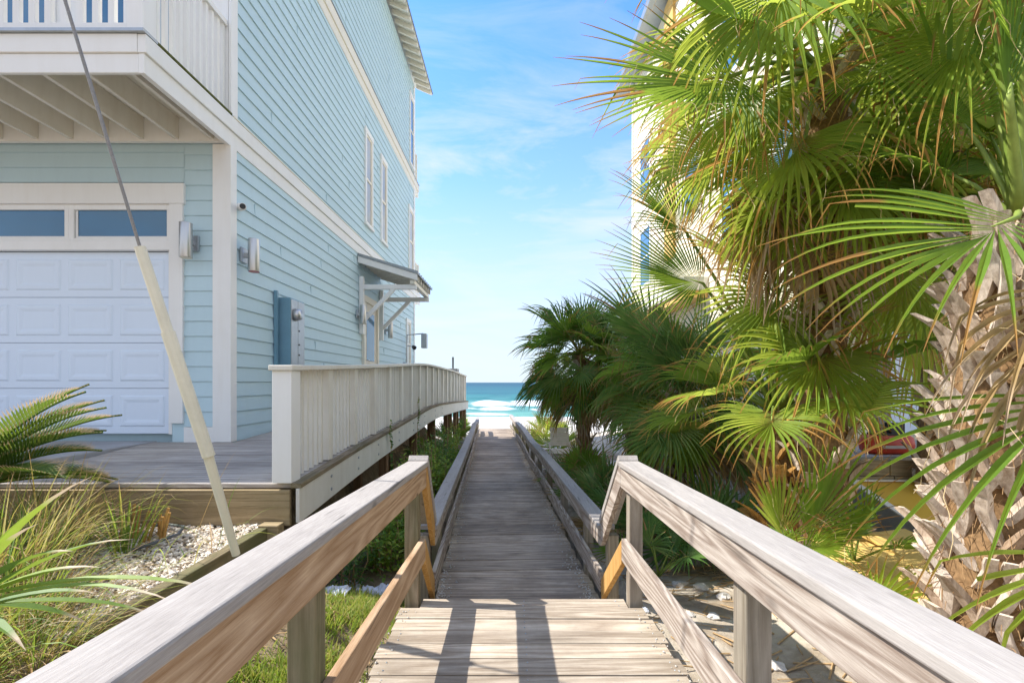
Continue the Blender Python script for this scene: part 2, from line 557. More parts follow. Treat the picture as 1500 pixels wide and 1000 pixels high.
# ------------------------------------------------------------------ terrain
def hz(x, y):
    strip = lerp(-0.07, -0.50, sstep(2.7, 4.6, y))
    z = strip
    if x > 0.9:
        near = interp([(0.9, -0.10), (1.6, -0.12), (2.4, 0.0), (3.2, 0.10), (4.5, 0.2), (9, 0.3)], x)
        far = interp([(0.9, -0.52), (1.8, -0.50), (3.0, -0.30), (4.5, -0.1), (9, 0.1)], x)
        z = lerp(near, far, sstep(2.9, 5.2, y))
    if x < -0.7:
        bed = sstep(-1.86, -1.96, x) * (1 - sstep(3.66, 3.72, y))
        z = lerp(z, 0.36, bed)
        slope = sstep(-0.7, -1.8, x) * (1 - bed) * (1 - sstep(3.4, 4.4, y))
        z += 0.16 * slope
        z = lerp(z, 0.30, sstep(-2.4, -3.0, x) * sstep(3.6, 3.8, y) * (1 - sstep(14, 17, y)))
    z = lerp(z, -0.80, sstep(15, 22, y))
    if 3.5 < y < 21:
        z = min(z, lerp(z, -0.95, 1 - sstep(0.72, 1.05, abs(x - 0.05 + 0.0485 * (y - 3.73)))))
    if y > 21:
        z = lerp(-0.80, -1.0, sstep(21, 30, y))
        z = lerp(z, -3.4, sstep(30, 62, y))
        z = lerp(z, -9, sstep(62, 200, y))
    if y < 40 and abs(x) < 30:
        n = mnoise.noise(Vector((x * 1.1, y * 1.1, 0))) * 0.05 + mnoise.noise(Vector((x * 5, y * 5, 3))) * 0.018
        if x > 0.9 or x < -0.75:
            z += n * (1 if y > 3.5 else 1)
    return z


def axis(lo, hi, a, b, step, far):
    out = []
    x = a
    while x < b + 1e-6:
        out.append(x)
        x += step
    st = step
    x = b
    while x < hi:
        st *= far
        x += st
        out.append(x)
    st = step
    x = a
    while x > lo:
        st *= far
        x -= st
        out.insert(0, x)
    return out


xs = axis(-6000, 6000, -4.2, 5.2, 0.07, 1.35)
ys = axis(-400, 9000, 0.0, 8.0, 0.07, 1.06)
g = MB()
g.v = [(x, y, hz(x, y)) for y in ys for x in xs]
nx = len(xs)
g.f = [(j * nx + i, j * nx + i + 1, (j + 1) * nx + i + 1, (j + 1) * nx + i) for j in range(len(ys) - 1) for i in range(nx - 1)]
g.mi = [0] * len(g.f)
struct(g.build('ground', M['ground'], smooth=True))

# sea with breakers running in to the beach
SEA = -2.5
sy = axis(49, 40000, 50, 130, 0.6, 1.07)
sxs = axis(-20000, 20000, -45, 45, 1.0, 1.3)


def wave(x, y):
    h, fo = 0.0, 0.0
    for y0, amp, wd, ext, ph in ((58, 0.18, 1.6, 0.44, 1.0), (67, 0.42, 2.0, 0.52, 4.0), (82, 0.85, 3.0, 0.62, 9.0), (108, 0.6, 4.0, 0.20, 17.0), (140, 0.5, 6, 0.05, 5.0)):
        yy = y0 + 5.0 * mnoise.noise(Vector((x * 0.07, ph, 0))) + 1.6 * mnoise.noise(Vector((x * 0.3, ph + 3, 0)))
        k = 0.50 + 1.3 * mnoise.noise(Vector((x * 0.16, ph + 7, 0)))
        k = max(0.15, min(1, k + 0.3))
        d = (y - yy) / wd
        h += amp * k * math.exp(-d * d)
        dd = (y - yy + wd * 0.8) / (wd * 1.5)
        fo = max(fo, ext * k * math.exp(-dd * dd))
    h += 0.06 * mnoise.noise(Vector((x * 0.15, y * 0.4, 1))) if y < 400 else 0
    fo = max(fo, 0.55 * (1 - sstep(50, 57, y)))
    return h, fo


g = MB()
foamv = []
for y in sy:
    for x in sxs:
        h, fo = wave(x, y) if y < 200 else (0, 0)
        g.v.append((x, y, SEA + h))
        foamv.append(fo)
nx = len(sxs)
g.f = [(j * nx + i, j * nx + i + 1, (j + 1) * nx + i + 1, (j + 1) * nx + i) for j in range(len(sy) - 1) for i in range(nx - 1)]
g.mi = [0] * len(g.f)
sea = struct(g.build('sea', M['sea'], smooth=True))
a = sea.data.attributes.new('foam', 'FLOAT', 'POINT')
a.data.foreach_set('value', foamv)

# ------------------------------------------------------------------ landing, steps, boardwalk
def zp(y):                                  # top of the landing, falling gently seaward
    return 0.03 * (3.146 - y)


pl = MB()
rng = random.Random(3)
y = 3.165
first = True
while y > -1.2:
    w = 0.14
    if first:
        x0, x1 = -0.615, 0.775
    else:
        x0, x1 = -0.72 + rng.uniform(-0.03, 0.015), 0.875 + rng.uniform(-0.015, 0.02)
    dz = rng.uniform(-0.004, 0.004)
    tl = rng.uniform(-0.004, 0.004)
    za, zb = zp(y - w), zp(y)
    pl.hexa([(x0, y - w, za - 0.038), (x1, y - w, za - 0.038), (x1, y, zb - 0.038), (x0, y, zb - 0.038),
             (x0, y - w, za + dz), (x1, y - w, za + dz + tl), (x1, y, zb + dz + tl), (x0, y, zb + dz)])
    for sx0 in (x0 + 0.06, 0.08, x1 - 0.06):
        for sy0 in (y - 0.035, y - w + 0.035):
            pl.tube([(sx0 + rng.uniform(-.01, .01), sy0, zp(sy0) - 0.004), (sx0, sy0, zp(sy0) + dz + max(0, tl) + 0.0015)], 0.0045, 8, 1)
    y -= w + 0.006
    first = False
pl.box(-0.60, -0.56, -1.2, 3.12, -0.22, -0.05)
pl.box(0.70, 0.74, -1.2, 3.12, -0.22, -0.05)
pl.box(-0.6, 0.76, 3.13, 3.165, -0.24, -0.045)
pl.box(-0.60, 0.76, 3.19, 3.33, -0.25, -0.21)
pl.box(-0.60, 0.76, 3.335, 3.475, -0.252, -0.212)
struct(pl.build('landing', [M['plank'], M['galv']], bevel=0.0035))

HEAD = -0.0485


def bx(y, off=0.0):
    return 0.05 + HEAD * (y - 3.73) + off


def bz(y):
    return -0.40 - 0.012 * (y - 3.73) + 0.012 * math.sin(y * 0.9)


bw = MB()
y = 3.36
while y < 20.7:
    w = 0.137
    dz, tl = rng.uniform(-0.004, 0.004), rng.uniform(-0.005, 0.005)
    j0, j1 = rng.uniform(-0.02, 0.02), rng.uniform(-0.02, 0.02)
    xa, xb = bx(y, -0.73 + j0), bx(y, 0.73 + j1)
    sl = 0.0485 * (xb - xa)
    za, zb = bz(y), bz(y + w)
    bw.hexa([(xa, y, za - 0.038), (xb, y + sl, za - 0.038), (xb, y + w + sl, zb - 0.038), (xa, y + w, zb - 0.038),
             (xa, y, za + dz), (xb, y + sl, za + dz + tl), (xb, y + w + sl, zb + dz + tl), (xa, y + w, zb + dz)])
    y += w + 0.005
struct(bw.build('boardwalk', M['deck'], bevel=0.003, seg=1))

# ------------------------------------------------------------------ landing handrails with stair pieces
def landing_rail(sgn, label, m_side, slope):
    inner = -0.578 if sgn < 0 else 0.735
    root = thing('handrail', label, 'handrail', (inner + sgn * 0.1, 1.8, 0), 'wooden handrails of the beach access')

    def zc(y):
        return 0.958 + slope * (3.146 - y)
    yn = -0.6
    cx = inner + sgn * 0.07
    MB().path([(cx, yn, zc(yn)), (cx, 1.3, zc(1.3)), (cx, 3.15, zc(3.15))], 0.142, 0.038).build('top_rail', M['cap_grey'], root, bevel=0.007)
    sx_ = inner + sgn * 0.033
    MB().path([(sx_, yn, zc(yn) - 0.040), (sx_, 3.150, zc(3.15) - 0.040)], 0.038, 0.140).build('side_board', m_side, root, bevel=0.004)
    y_low = 1.47 if sgn < 0 else 0.9
    MB().path([(sx_, y_low, 0.434 + slope * (3.146 - y_low)), (sx_, 3.12, 0.434)], 0.038, 0.152).build('lower_rail', m_side, root, bevel=0.005)
    px = sx_ + sgn * (0.019 + 0.046)
    for yy, mt in ((3.10, M['post']), (1.50 if sgn < 0 else 1.58, M['post'])):
        MB().box(px - 0.045, px + 0.045, yy - 0.045, yy + 0.045, -0.6, zc(yy) - 0.042).build('post', mt if sgn < 0 else M['post_grey'], root, bevel=0.006)
    MB().box(px - 0.045, px + 0.045, -0.4, -0.31, -0.6, zc(-0.35) - 0.042).build('post', M['post'], root, bevel=0.006)
    # stair rails dropping to the boardwalk rail
    xb = bx(3.76, -0.665 if sgn < 0 else 0.665)
    p, q = Vector((inner + sgn * 0.033, 3.155, 0.956)), Vector((xb + sgn * 0.033, 3.735, 0.335))
    d = (q - p).normalized()
    dn = Vector((0, 0, -1)) - d * d.dot(Vector((0, 0, -1)))
    dn.normalize()
    st = MB()
    t_ = 0.142
    v1, v2 = Vector((-0.019, 0, 0)), Vector((0.019, 0, 0))
    drop = Vector((0, 0, -0.172))
    st.hexa([p + v1 + drop, p + v2 + drop, q + v2 + drop, q + v1 + drop, p + v1, p + v2, q + v2, q + v1])
    st.build('stair_rail', [M['orange_wood']] if sgn < 0 else [M['bleached']], root, bevel=0.003)
    ct = MB()
    w1, w2 = (-0.109, 0.028) if sgn < 0 else (-0.028, 0.109)
    up = Vector((0, -0.026, 0.029))
    ct.hexa([p + Vector((w1, 0.002, 0.003)), p + Vector((w2, 0.002, 0.003)), q + Vector((w2, 0, 0.003)), q + Vector((w1, 0, 0.003)),
             p + Vector((w1, 0.030, 0.036)), p + Vector((w2, 0.030, 0.036)), q + Vector((w2, 0.03, 0.036)), q + Vector((w1, 0.03, 0.036))])
    ct.build('stair_cap', M['cap_grey'], root, bevel=0.004)
    p2, q2 = Vector((inner + sgn * 0.033, 3.125, 0.420)), Vector((xb + sgn * 0.033, 3.72, -0.105))
    drop = Vector((0, 0, -0.165))
    MB().hexa([p2 + v1 + drop, p2 + v2 + drop, q2 + v2 + drop, q2 + v1 + drop, p2 + v1, p2 + v2, q2 + v2, q2 + v1]).build('lower_stair_rail', M['orange_wood'], root, bevel=0.003)
    MB().box(xb + sgn * 0.10 - 0.045, xb + sgn * 0.10 + 0.045, 3.66, 3.75, -0.8, 0.27).build('post', M['post_grey'], root, bevel=0.006)
    return root


landing_rail(-1, 'left handrail of the near landing, tan inner face, grey cap, dropping down the steps', M['tan'], 0.045)
landing_rail(1, 'right handrail of the near landing, bleached streaky inner face, beside the palms', M['bleached'], 0.032)


def boardwalk_rail(sgn, label):
    root = thing('handrail', label, 'handrail', (bx(10, sgn * 0.75), 10, -0.6), 'wooden handrails of the beach access')
    rg = random.Random(11 + sgn)
    ysn = [3.77, 5.4, 7.0, 8.6, 10.2, 11.8, 13.4, 15.0, 16.6, 18.2, 19.6] + ([20.7] if sgn > 0 else [])

    def zc(y):
        return 0.32 - 0.0162 * (y - 3.73)
    wob = {yy: (rg.uniform(-0.03, 0.03) if yy > 6 else 0, rg.uniform(-0.03, 0.02) if yy > 6 else 0) for yy in ysn}
    dz = {}

    def pts(off, dz_):
        return [(bx(yy, sgn * 0.665 + off) + wob[yy][0], yy, zc(yy) + wob[yy][1] + dz_) for yy in ysn]
    MB().path(pts(sgn * 0.07, 0), 0.142, 0.038).build('top_rail', M['cap_grey'], root, bevel=0.005)
    MB().path(pts(sgn * 0.033, -0.040), 0.038, 0.13).build('side_board', M['bleached'], root, bevel=0.003)
    MB().path(pts(sgn * 0.033, -0.386), 0.038, 0.165).build('lower_rail', M['bleached'], root, bevel=0.003)
    yy = 4.62
    while yy < 20.5:
        x = bx(yy, sgn * (0.665 + 0.052 + 0.05))
        MB().box(x - 0.045, x + 0.045, yy - 0.045, yy + 0.045, -1.0, zc(yy) - 0.075).build('post', M['post_grey' if rg.random() < 0.6 else 'post'], root, bevel=0.005)
        yy += 1.5


boardwalk_rail(-1, 'long wavy grey handrail on the left of the far boardwalk, beside the green bushes')
boardwalk_rail(1, 'long grey handrail with brown posts on the right of the far boardwalk')

# ------------------------------------------------------------------ blue beach house
XW, YF, YB = -3.33, 5.38, 15.5
house = thing('beach_house', 'tall pale blue beach house with lap siding, white trim and garage', 'house', (-8.6, 10.4, 0.3))


def laps(mb, z0, z1, e, th, along, a0, a1, plane, out):
    """lap siding: along 'y' (faces +X) or 'x' (faces -Y)"""
    z = z0
    while z < z1 - 0.01:
        zt = min(z + e, z1)
        prof = [(0.0, zt), (th, z), (th * 0.2, z - 0.001)]
        vs = []
        for aa in (a0, a1):
            for o_, zz in prof:
                vs.append((plane + out * o_, aa, zz) if along == 'y' else (aa, plane + out * o_, zz))
        fs = [(0, 1, 4, 3), (1, 2, 5, 4)]
        if (along == 'y') != (out > 0):
            fs = [f[::-1] for f in fs]
        mb.add(vs, fs)
        z += e


wall = MB()
wall.box(-14, XW - 0.002, YF + 0.16, YB, 0.3, 11.5)
laps(wall, 0.80, 11.62, 0.178, 0.017, 'y', YF + 0.004, YB, XW, 1)
rj = random.Random(8)
for k in range(60):
    q = k % 60
    y_, z_ = rj.uniform(YF + 0.3, YB - 0.3), 0.80 + 0.178 * q
    wall.box(XW + 0.002, XW + 0.0178, y_, y_ + 0.004, z_ + 0.002, z_ + 0.15, 1)
wall.build('wall', [M['siding'], M['caulk']], house)
# front wall pieces around the garage opening and balcony doors
fw = MB()
fw.box(-14, -6.9, YF + 0.01, YF + 0.155, 0.3, 11.5)
fw.box(-4.02, XW - 0.01, YF + 0.01, YF + 0.155, 0.7, 11.5)
fw.box(-6.9, -4.02, YF + 0.01, YF + 0.155, 3.80, 11.5)
laps(fw, 0.98, 4.32, 0.178, 0.015, 'x', -3.872, XW - 0.16, YF + 0.008, -1)
laps(fw, 3.86, 4.32, 0.178, 0.015, 'x', -14, -3.872, YF + 0.007, -1)
fw.build('front_wall', M['siding'], house)
fw = MB().box(-14, XW - 0.01, YF - 0.022, YF + 0.004, 4.66, 8.0)
fw.build('upper_front_wall', M['white'], house)
# corner boards
MB().box(-3.52, XW + 0.024, YF - 0.028, YF - 0.001, 0.80, 4.30).box(XW + 0.001, XW + 0.024, YF, YF + 0.09, 0.80, 4.30).build('corner_board', M['white'], house)
MB().box(XW + 0.001, XW + 0.03, YF - 0.03, YF + 0.10, 4.655, 8.0).build('corner_board', M['white'], house)
MB().box(XW + 0.001, XW + 0.03, YB - 0.12, YB + 0.02, 1.0, 11.5).build('corner_board', M['white'], house)
MB().box(-3.87, XW - 0.19, YF - 0.012, YF + 0.009, 0.70, 0.975).build('plinth', M['white'], house)
# trim bands at the floors
MB().box(XW - 0.03, XW + 0.045, 4.085, YB + 0.9, 4.46, 4.625).build('trim_band', M['white'], house, bevel=0.004)
MB().box(XW - 0.03, XW + 0.022, 4.095, YB + 0.88, 4.28, 4.458).build('trim_band', M['white'], house, bevel=0.004)
MB().box(XW - 0.03, XW + 0.05, YF, YB + 0.9, 4.627, 4.645).build('flashing', M['cream'], house)
MB().box(XW - 0.03, XW + 0.045, YF + 0.002, YB + 0.6, 8.20, 8.42).build('trim_band', M['cream'], house, bevel=0.004)
MB().box(XW - 0.03, XW + 0.022, YF + 0.002, YB + 0.58, 8.0, 8.198).build('trim_band', M['cream'], house, bevel=0.004)
MB().box(XW - 0.03, XW + 0.06, YF + 0.002, YB + 0.6, 8.422, 8.44).build('flashing', M['roof_metal'], house)
# balcony decks on the seaward end, seen past the far corner
MB().box(-10, XW - 0.03, YB + 0.01, YB + 0.89, 4.30, 4.64).build('sea_deck', M['cream'], house)
MB().box(-10, XW - 0.03, YB + 0.01, YB + 0.59, 8.02, 8.43).build('sea_deck', M['cream'], house)
for z0, ext in ((4.64, 0.86), (8.44, 0.56)):
    rb = MB()
    rb.box(XW - 0.09, XW - 0.01, YB + ext - 0.09, YB + ext - 0.01, z0, z0 + 1.05)
    rb.box(XW - 0.07, XW - 0.03, YB + 0.02, YB + ext - 0.09, z0 + 1.0, z0 + 1.05)
    k = YB + 0.1
    while k < YB + ext - 0.12:
        rb.box(XW - 0.07, XW - 0.04, k, k + 0.03, z0, z0 + 1.0)
        k += 0.11
    rb.build('sea_deck_rail', M['cream'], house)
# front balcony
BY = 4.10
MB().box(-14, XW - 0.032, BY - 0.02, BY + 0.03, 4.46, 4.625).build('balcony_fascia', M['white'], house, bevel=0.004)
MB().box(-14, XW - 0.032, BY - 0.002, BY + 0.03, 4.285, 4.457).build('balcony_fascia', M['white'], house, bevel=0.004)
MB().box(-14, XW - 0.04, BY + 0.032, YF - 0.02, 4.585, 4.63).build('balcony_floor', M['beige'], house)
x = XW - 0.16
while x > -9:
    MB().box(x - 0.03, x + 0.012, BY + 0.034, YF - 0.065, 4.335, 4.583).build('joist', M['beige'], house)
    x -= 0.41
MB().box(-14, XW - 0.04, YF - 0.063, YF - 0.024, 4.31, 4.583).build('ledger', M['white'], house)
MB().box(-14, XW + 0.05, BY - 0.05, BY + 0.12, 4.628, 4.655).box(XW - 0.10, XW + 0.05, BY + 0.12, YF - 0.04, 4.628, 4.652, 1).build('balcony_edge', [M['galv'], M['mossy_edge']], house)
MB().box(XW - 0.145, XW + 0.01, BY, BY + 0.155, 4.656, 5.80).build('balcony_post', M['white'], house, bevel=0.004)
MB().box(-14, XW - 0.148, BY + 0.03, BY + 0.10, 4.70, 4.76).build('balcony_bottom_rail', M['white'], house)
MB().box(-14, XW - 0.148, BY + 0.01, BY + 0.12, 5.68, 5.74).build('balcony_top_rail', M['white'], house)
x = XW - 0.32
while x > -7.4:
    MB().box(x - 0.028, x + 0.028, BY + 0.045, BY + 0.085, 4.762, 5.678).build('balcony_baluster', M['white'], house)
    x -= 0.145
for a0, a1 in ((-5.35, -5.18), (-6.9, -6.74)):
    MB().box(a0, a1, BY + 0.02, BY + 0.11, 4.656, 5.80).build('balcony_post', M['white'], house)
MB().box(XW - 0.10, XW - 0.01, BY + 0.157, YF - 0.035, 5.68, 5.74).build('balcony_top_rail', M['white'], house)
y = BY + 0.22
while y < YF - 0.08:
    MB().box(XW - 0.075, XW - 0.035, y, y + 0.04, 4.656, 5.678).build('balcony_baluster', M['white'], house)
    y += 0.098
# balcony glass doors
for x0, x1 in ((-5.05, -3.95), (-6.65, -5.45), (-8.6, -7.0)):
    w_ = MB()
    for b0, b1, z0, z1 in ((x0 - 0.09, x0, 4.67, 7.2), (x1, x1 + 0.09, 4.67, 7.2), (x0, x1, 7.1, 7.2), (x0, x1, 4.67, 4.74)):
        w_.box(b0, b1, YF - 0.055, YF - 0.024, z0, z1)
    fr = w_.build('glass_door', M['white'], house)
    MB().box(x0, x1, YF - 0.032, YF - 0.0225, 4.74, 7.1).build('pane', M['glass'], fr)
    MB().box((x0 + x1) / 2 - 0.04, (x0 + x1) / 2 + 0.04, YF - 0.06, YF - 0.034, 4.741, 7.099).build('stile', M['white'], fr)
# eave with rafter tails
rf = MB()
ex, ez = -2.78, 11.60
rx, rz = -8.66, 14.2
for x0, z0, x1, z1 in ((ex, ez, rx, rz), (rx, rz, -14.55, ez)):
    rf.hexa([(x0, 5.2, z0), (x0, 16.02, z0), (x1, 16.02, z1), (x1, 5.2, z1), (x0, 5.2, z0 + 0.06), (x0, 16.02, z0 + 0.06), (x1, 16.02, z1 + 0.06), (x1, 5.2, z1 + 0.06)])
roof = rf.build('roof', M['roof_metal'], house)
sl = (rz - ez) / (rx - ex)
sf = MB()
sf.hexa([(ex - 0.02, 5.22, ez - 0.03), (ex - 0.02, 16.0, ez - 0.03), (XW - 0.3, 16.0, ez - 0.03 + sl * (XW - 0.28 - ex)), (XW - 0.3, 5.22, ez - 0.03 + sl * (XW - 0.28 - ex)),
         (ex - 0.02, 5.22, ez - 0.004), (ex - 0.02, 16.0, ez - 0.004), (XW - 0.3, 16.0, ez - 0.004 + sl * (XW - 0.28 - ex)), (XW - 0.3, 5.22, ez - 0.004 + sl * (XW - 0.28 - ex))])
sf.build('soffit', M['cream'], roof)
y = 5.5
while y < 16.0:
    dx = XW + 0.02
    MB().hexa([(ex - 0.03, y, ez - 0.15), (ex - 0.03, y + 0.06, ez - 0.15), (dx, y + 0.06, ez - 0.17 + sl * (dx - ex)), (dx, y, ez - 0.17 + sl * (dx - ex)),
               (ex - 0.03, y, ez - 0.032), (ex - 0.03, y + 0.06, ez - 0.032), (dx, y + 0.06, ez - 0.032 + sl * (dx - ex)), (dx, y, ez - 0.032 + sl * (dx - ex))]).build('rafter_tail', M['cream'], roof)
    y += 0.32


def side_window(y0, y1, z0, z1, gl='glass_warm', split=True):
    t = 0.075
    fr = MB()
    xo, xi = XW + 0.045, XW + 0.0005
    fr.box(xi, xo, y0, y0 + t, z0, z1).box(xi, xo, y1 - t, y1, z0, z1)
    fr.box(xi, xo + 0.004, y0 - 0.02, y1 + 0.02, z1, z1 + 0.12).box(xi, xo + 0.02, y0 - 0.03, y1 + 0.03, z0 - 0.06, z0)
    w_ = fr.build('window', M['white'], house, bevel=0.003)
    sa = MB()
    ys0, ys1 = y0 + t, y1 - t
    xs1 = XW + 0.030
    zm = (z0 + z1) / 2
    sa.box(xi, xs1, ys0, ys0 + 0.035, z0, z1).box(xi, xs1, ys1 - 0.035, ys1, z0, z1)
    sa.box(xi, xs1, ys0 + 0.035, ys1 - 0.035, z0, z0 + 0.05).box(xi, xs1, ys0 + 0.035, ys1 - 0.035, z1 - 0.05, z1)
    if split:
        sa.box(xi, xs1 + 0.004, ys0 + 0.035, ys1 - 0.035, zm - 0.03, zm + 0.03)
    sa.build('sash', M['cream'], w_)
    MB().box(xi, XW + 0.0195, ys0 + 0.035, ys1 - 0.035, z0 + 0.05, z1 - 0.05).build('pane', M[gl], w_)


side_window(10.25, 10.80, 5.12, 7.15)
side_window(11.48, 12.02, 5.12, 7.15)
side_window(14.6, 15.30, 5.1, 7.1)
side_window(14.75, 15.35, 8.65, 10.85, 'glass')
side_window(14.25, 14.85, 2.05, 3.40)
# side door under the awning
d_ = MB()
d_.box(XW + 0.0005, XW + 0.075, 10.05, 10.16, 1.0, 3.30).box(XW + 0.0005, XW + 0.075, 11.06, 11.17, 1.0, 3.30).box(XW + 0.0005, XW + 0.08, 10.03, 11.19, 3.30, 3.44)
dr = d_.build('door', M['cream'], house, bevel=0.003)
MB().box(XW + 0.0005, XW + 0.03, 10.16, 11.06, 1.0, 3.30).build('door_leaf', M['beige'], dr)
MB().box(XW + 0.031, XW + 0.036, 10.33, 10.9, 2.0, 3.1).build('pane', M['glass'], dr)
MB().tube([(XW + 0.032, 10.26, 2.0), (XW + 0.09, 10.26, 2.0), (XW + 0.09, 10.36, 2.0)], 0.012).build('handle', M['metal'], dr)
# awning
aw = thing_aw = None
am = MB()
ya, yb = 9.76, 11.55
X0, Z0, X1, Z1 = XW + 0.02, 4.22, -2.02, 3.83
am.hexa([(X0, ya, Z0), (X0, yb, Z0), (X1, yb, Z1), (X1, ya, Z1), (X0, ya, Z0 + 0.03), (X0, yb, Z0 + 0.03), (X1, yb, Z1 + 0.03), (X1, ya, Z1 + 0.03)])
y = ya + 0.02
while y < yb:
    am.beam((X0, y, Z0 + 0.045), (X1, y, Z1 + 0.045), 0.02, 0.03)
    y += 0.22
aw = am.build('awning', M['roof_metal'], house)
sb = MB()
sb.hexa([(X0, ya + 0.02, Z0 - 0.14), (X0, ya + 0.06, Z0 - 0.14), (X1 - 0.02, ya + 0.06, Z1 - 0.14), (X1 - 0.02, ya + 0.02, Z1 - 0.14), (X0, ya + 0.02, Z0 - 0.003), (X0, ya + 0.06, Z0 - 0.003), (X1 - 0.02, ya + 0.06, Z1 - 0.003), (X1 - 0.02, ya + 0.02, Z1 - 0.003)])
sb.build('awning_fascia', M['white'], aw)
y = ya + 0.30
while y < yb:
    MB().hexa([(X0, y, Z0 - 0.12), (X0, y + 0.04, Z0 - 0.12), (X1 - 0.04, y + 0.04, Z1 - 0.12), (X1 - 0.04, y, Z1 - 0.12), (X0, y, Z0 - 0.003), (X0, y + 0.04, Z0 - 0.003), (X1 - 0.04, y + 0.04, Z1 - 0.003), (X1 - 0.04, y, Z1 - 0.003)]).build('rafter', M['beige'], aw)
    y += 0.28
MB().box(X1 - 0.18, X1 - 0.08, ya + 0.06, yb - 0.05, Z1 - 0.205, Z1 - 0.125).build('awning_beam', M['cream'], aw)
for yy in (9.86, 11.36):
    bk = MB()
    bk.box(XW + 0.02, XW + 0.11, yy, yy + 0.09, 2.55, 3.80)
    bk.box(XW + 0.112, X1 - 0.06, yy + 0.002, yy + 0.088, 3.52, 3.62)
    bk.beam((XW + 0.10, yy + 0.045, 2.85), (X1 - 0.55, yy + 0.045, 3.53), 0.07, 0.08)
    bk.build('bracket', M['white'], aw, bevel=0.003)
# garage door, casing and transom windows
cs = MB()
cs.box(-4.03, -3.872, YF - 0.03, YF + 0.02, 1.02, 3.60)
cs.box(-7.2, -3.855, YF - 0.036, YF + 0.02, 3.602, 3.84)
cs.box(-7.0, -4.03, YF - 0.02, YF + 0.05, 3.06, 3.165)
cs.box(-4.075, -4.032, YF + 0.02, YF + 0.09, 0.885, 3.06)
cs.build('garage_casing', M['white'], house, bevel=0.003)
for x0, x1 in ((-5.24, -4.03), (-6.52, -5.24)):
    fr = MB()
    fr.box(x0, x0 + 0.06, YF + 0.0, YF + 0.06, 3.165, 3.602).box(x1 - 0.05, x1, YF + 0.0, YF + 0.06, 3.165, 3.602)
    fr.box(x0 + 0.06, x1 - 0.05, YF + 0.0, YF + 0.06, 3.54, 3.602).box(x0 + 0.06, x1 - 0.05, YF + 0.0, YF + 0.06, 3.165, 3.205)
    f_ = fr.build('transom_window', M['white'], house, bevel=0.004)
    MB().box(x0 + 0.06, x1 - 0.05, YF + 0.03, YF + 0.045, 3.205, 3.54).build('pane', M['glass'], f_)
    MB().box(x0 + 0.066, x1 - 0.056, YF + 0.021, YF + 0.029, 3.21, 3.232).box(x0 + 0.066, x0 + 0.09, YF + 0.021, YF + 0.029, 3.233, 3.535).build('sash', M['white'], f_)
gd = MB().box(-8.0, -4.078, YF + 0.085, YF + 0.10, 0.885, 3.06).build('garage_door', M['door_white'], house)
sec = (3.055 - 0.89) / 4
for i in range(4):
    z0 = 0.89 + i * sec
    s_ = MB()
    yf = YF + 0.052
    s_.box(-8.0, -4.08, yf, YF + 0.083, z0 + 0.003, z0 + sec - 0.003)
    x = -4.10
    while x > -7.9:
        a0, a1, c0, c1 = x - 0.575, x - 0.04, z0 + 0.085, z0 + sec - 0.085
        rings = [(0, 0.0), (0.022, 0.013), (0.045, 0.013), (0.075, -0.001)]
        vs = []
        for ins, dy in rings:
            y_ = yf - 0.004 + dy * 0.6 - (0.003 if ins else 0.0)
            vs += [(a0 + ins, y_, c0 + ins), (a1 - ins, y_, c0 + ins), (a1 - ins, y_, c1 - ins), (a0 + ins, y_, c1 - ins)]
        rv = []
        vs2 = [(a0, yf, c0), (a1, yf, c0), (a1, yf, c1), (a0, yf, c1)]
        prof = [(0.0, -0.0005), (0.018, -0.012), (0.05, -0.012), (0.085, -0.003)]
        vs = []
        for ins, dy in prof:
            vs += [(a0 + ins, yf + dy, c0 + ins), (a1 - ins, yf + dy, c0 + ins), (a1 - ins, yf + dy, c1 - ins), (a0 + ins, yf + dy, c1 - ins)]
        fs = []
        for k in range(3):
            for e in range(4):
                e2 = (e + 1) % 4
                fs.append((k * 4 + e, k * 4 + e2, k * 4 + 4 + e2, k * 4 + 4 + e))
        fs.append((12, 13, 14, 15))
        s_.add(vs, fs)
        x -= 0.62
    s_.build('door_section', M['door_white'], gd)

# ------------------------------------------------------------------ things on the house
def can_light(p, wall_dir, label, red=False):
    p = Vector(p)
    root = thing('wall_light', label, 'wall light', p - Vector(wall_dir) * 0.13, 'cylinder wall lights on the blue house')
    w = Vector(wall_dir)
    body = MB().tube([p - Vector((0, 0, 0.2)), p + Vector((0, 0, 0.2))], 0.066, 20)
    bo = body.build('cylinder_shade', M['metal'], root, smooth=False, bevel=0.004)
    for poly in bo.data.polygons:
        poly.use_smooth = len(poly.vertices) == 4
    MB().tube([p - Vector((0, 0, 0.203)), p - Vector((0, 0, 0.2005))], 0.058, 20).build('lens', M['redlens'] if red else M['sleeve'], root)
    MB().beam(p - w * 0.062, p - w * 0.118, 0.05, 0.05).build('arm', M['metal'], root)
    q = p - w * 0.124
    sd = Vector((0.065, 0.014, 0.09)) if abs(w.y) > 0.5 else Vector((0.014, 0.065, 0.09))
    MB().box(q.x - sd.x / 1, q.x + sd.x, q.y - sd.y, q.y + sd.y, q.z - sd.z, q.z + sd.z).build('back_plate', M['galv'], root, bevel=0.004)


can_light((-3.745, YF - 0.152, 3.13), (0, -1, 0), 'brushed metal cylinder light right of the garage door')
can_light((XW + 0.155, 5.60, 3.06), (1, 0, 0), 'metal cylinder light with red lens beside the corner camera', True)
can_light((XW + 0.155, 9.72, 2.95), (1, 0, 0), 'metal cylinder light at the near post of the door awning')
can_light((XW + 0.155, 11.9, 2.86), (1, 0, 0), 'metal cylinder light on the seaward side of the door awning')

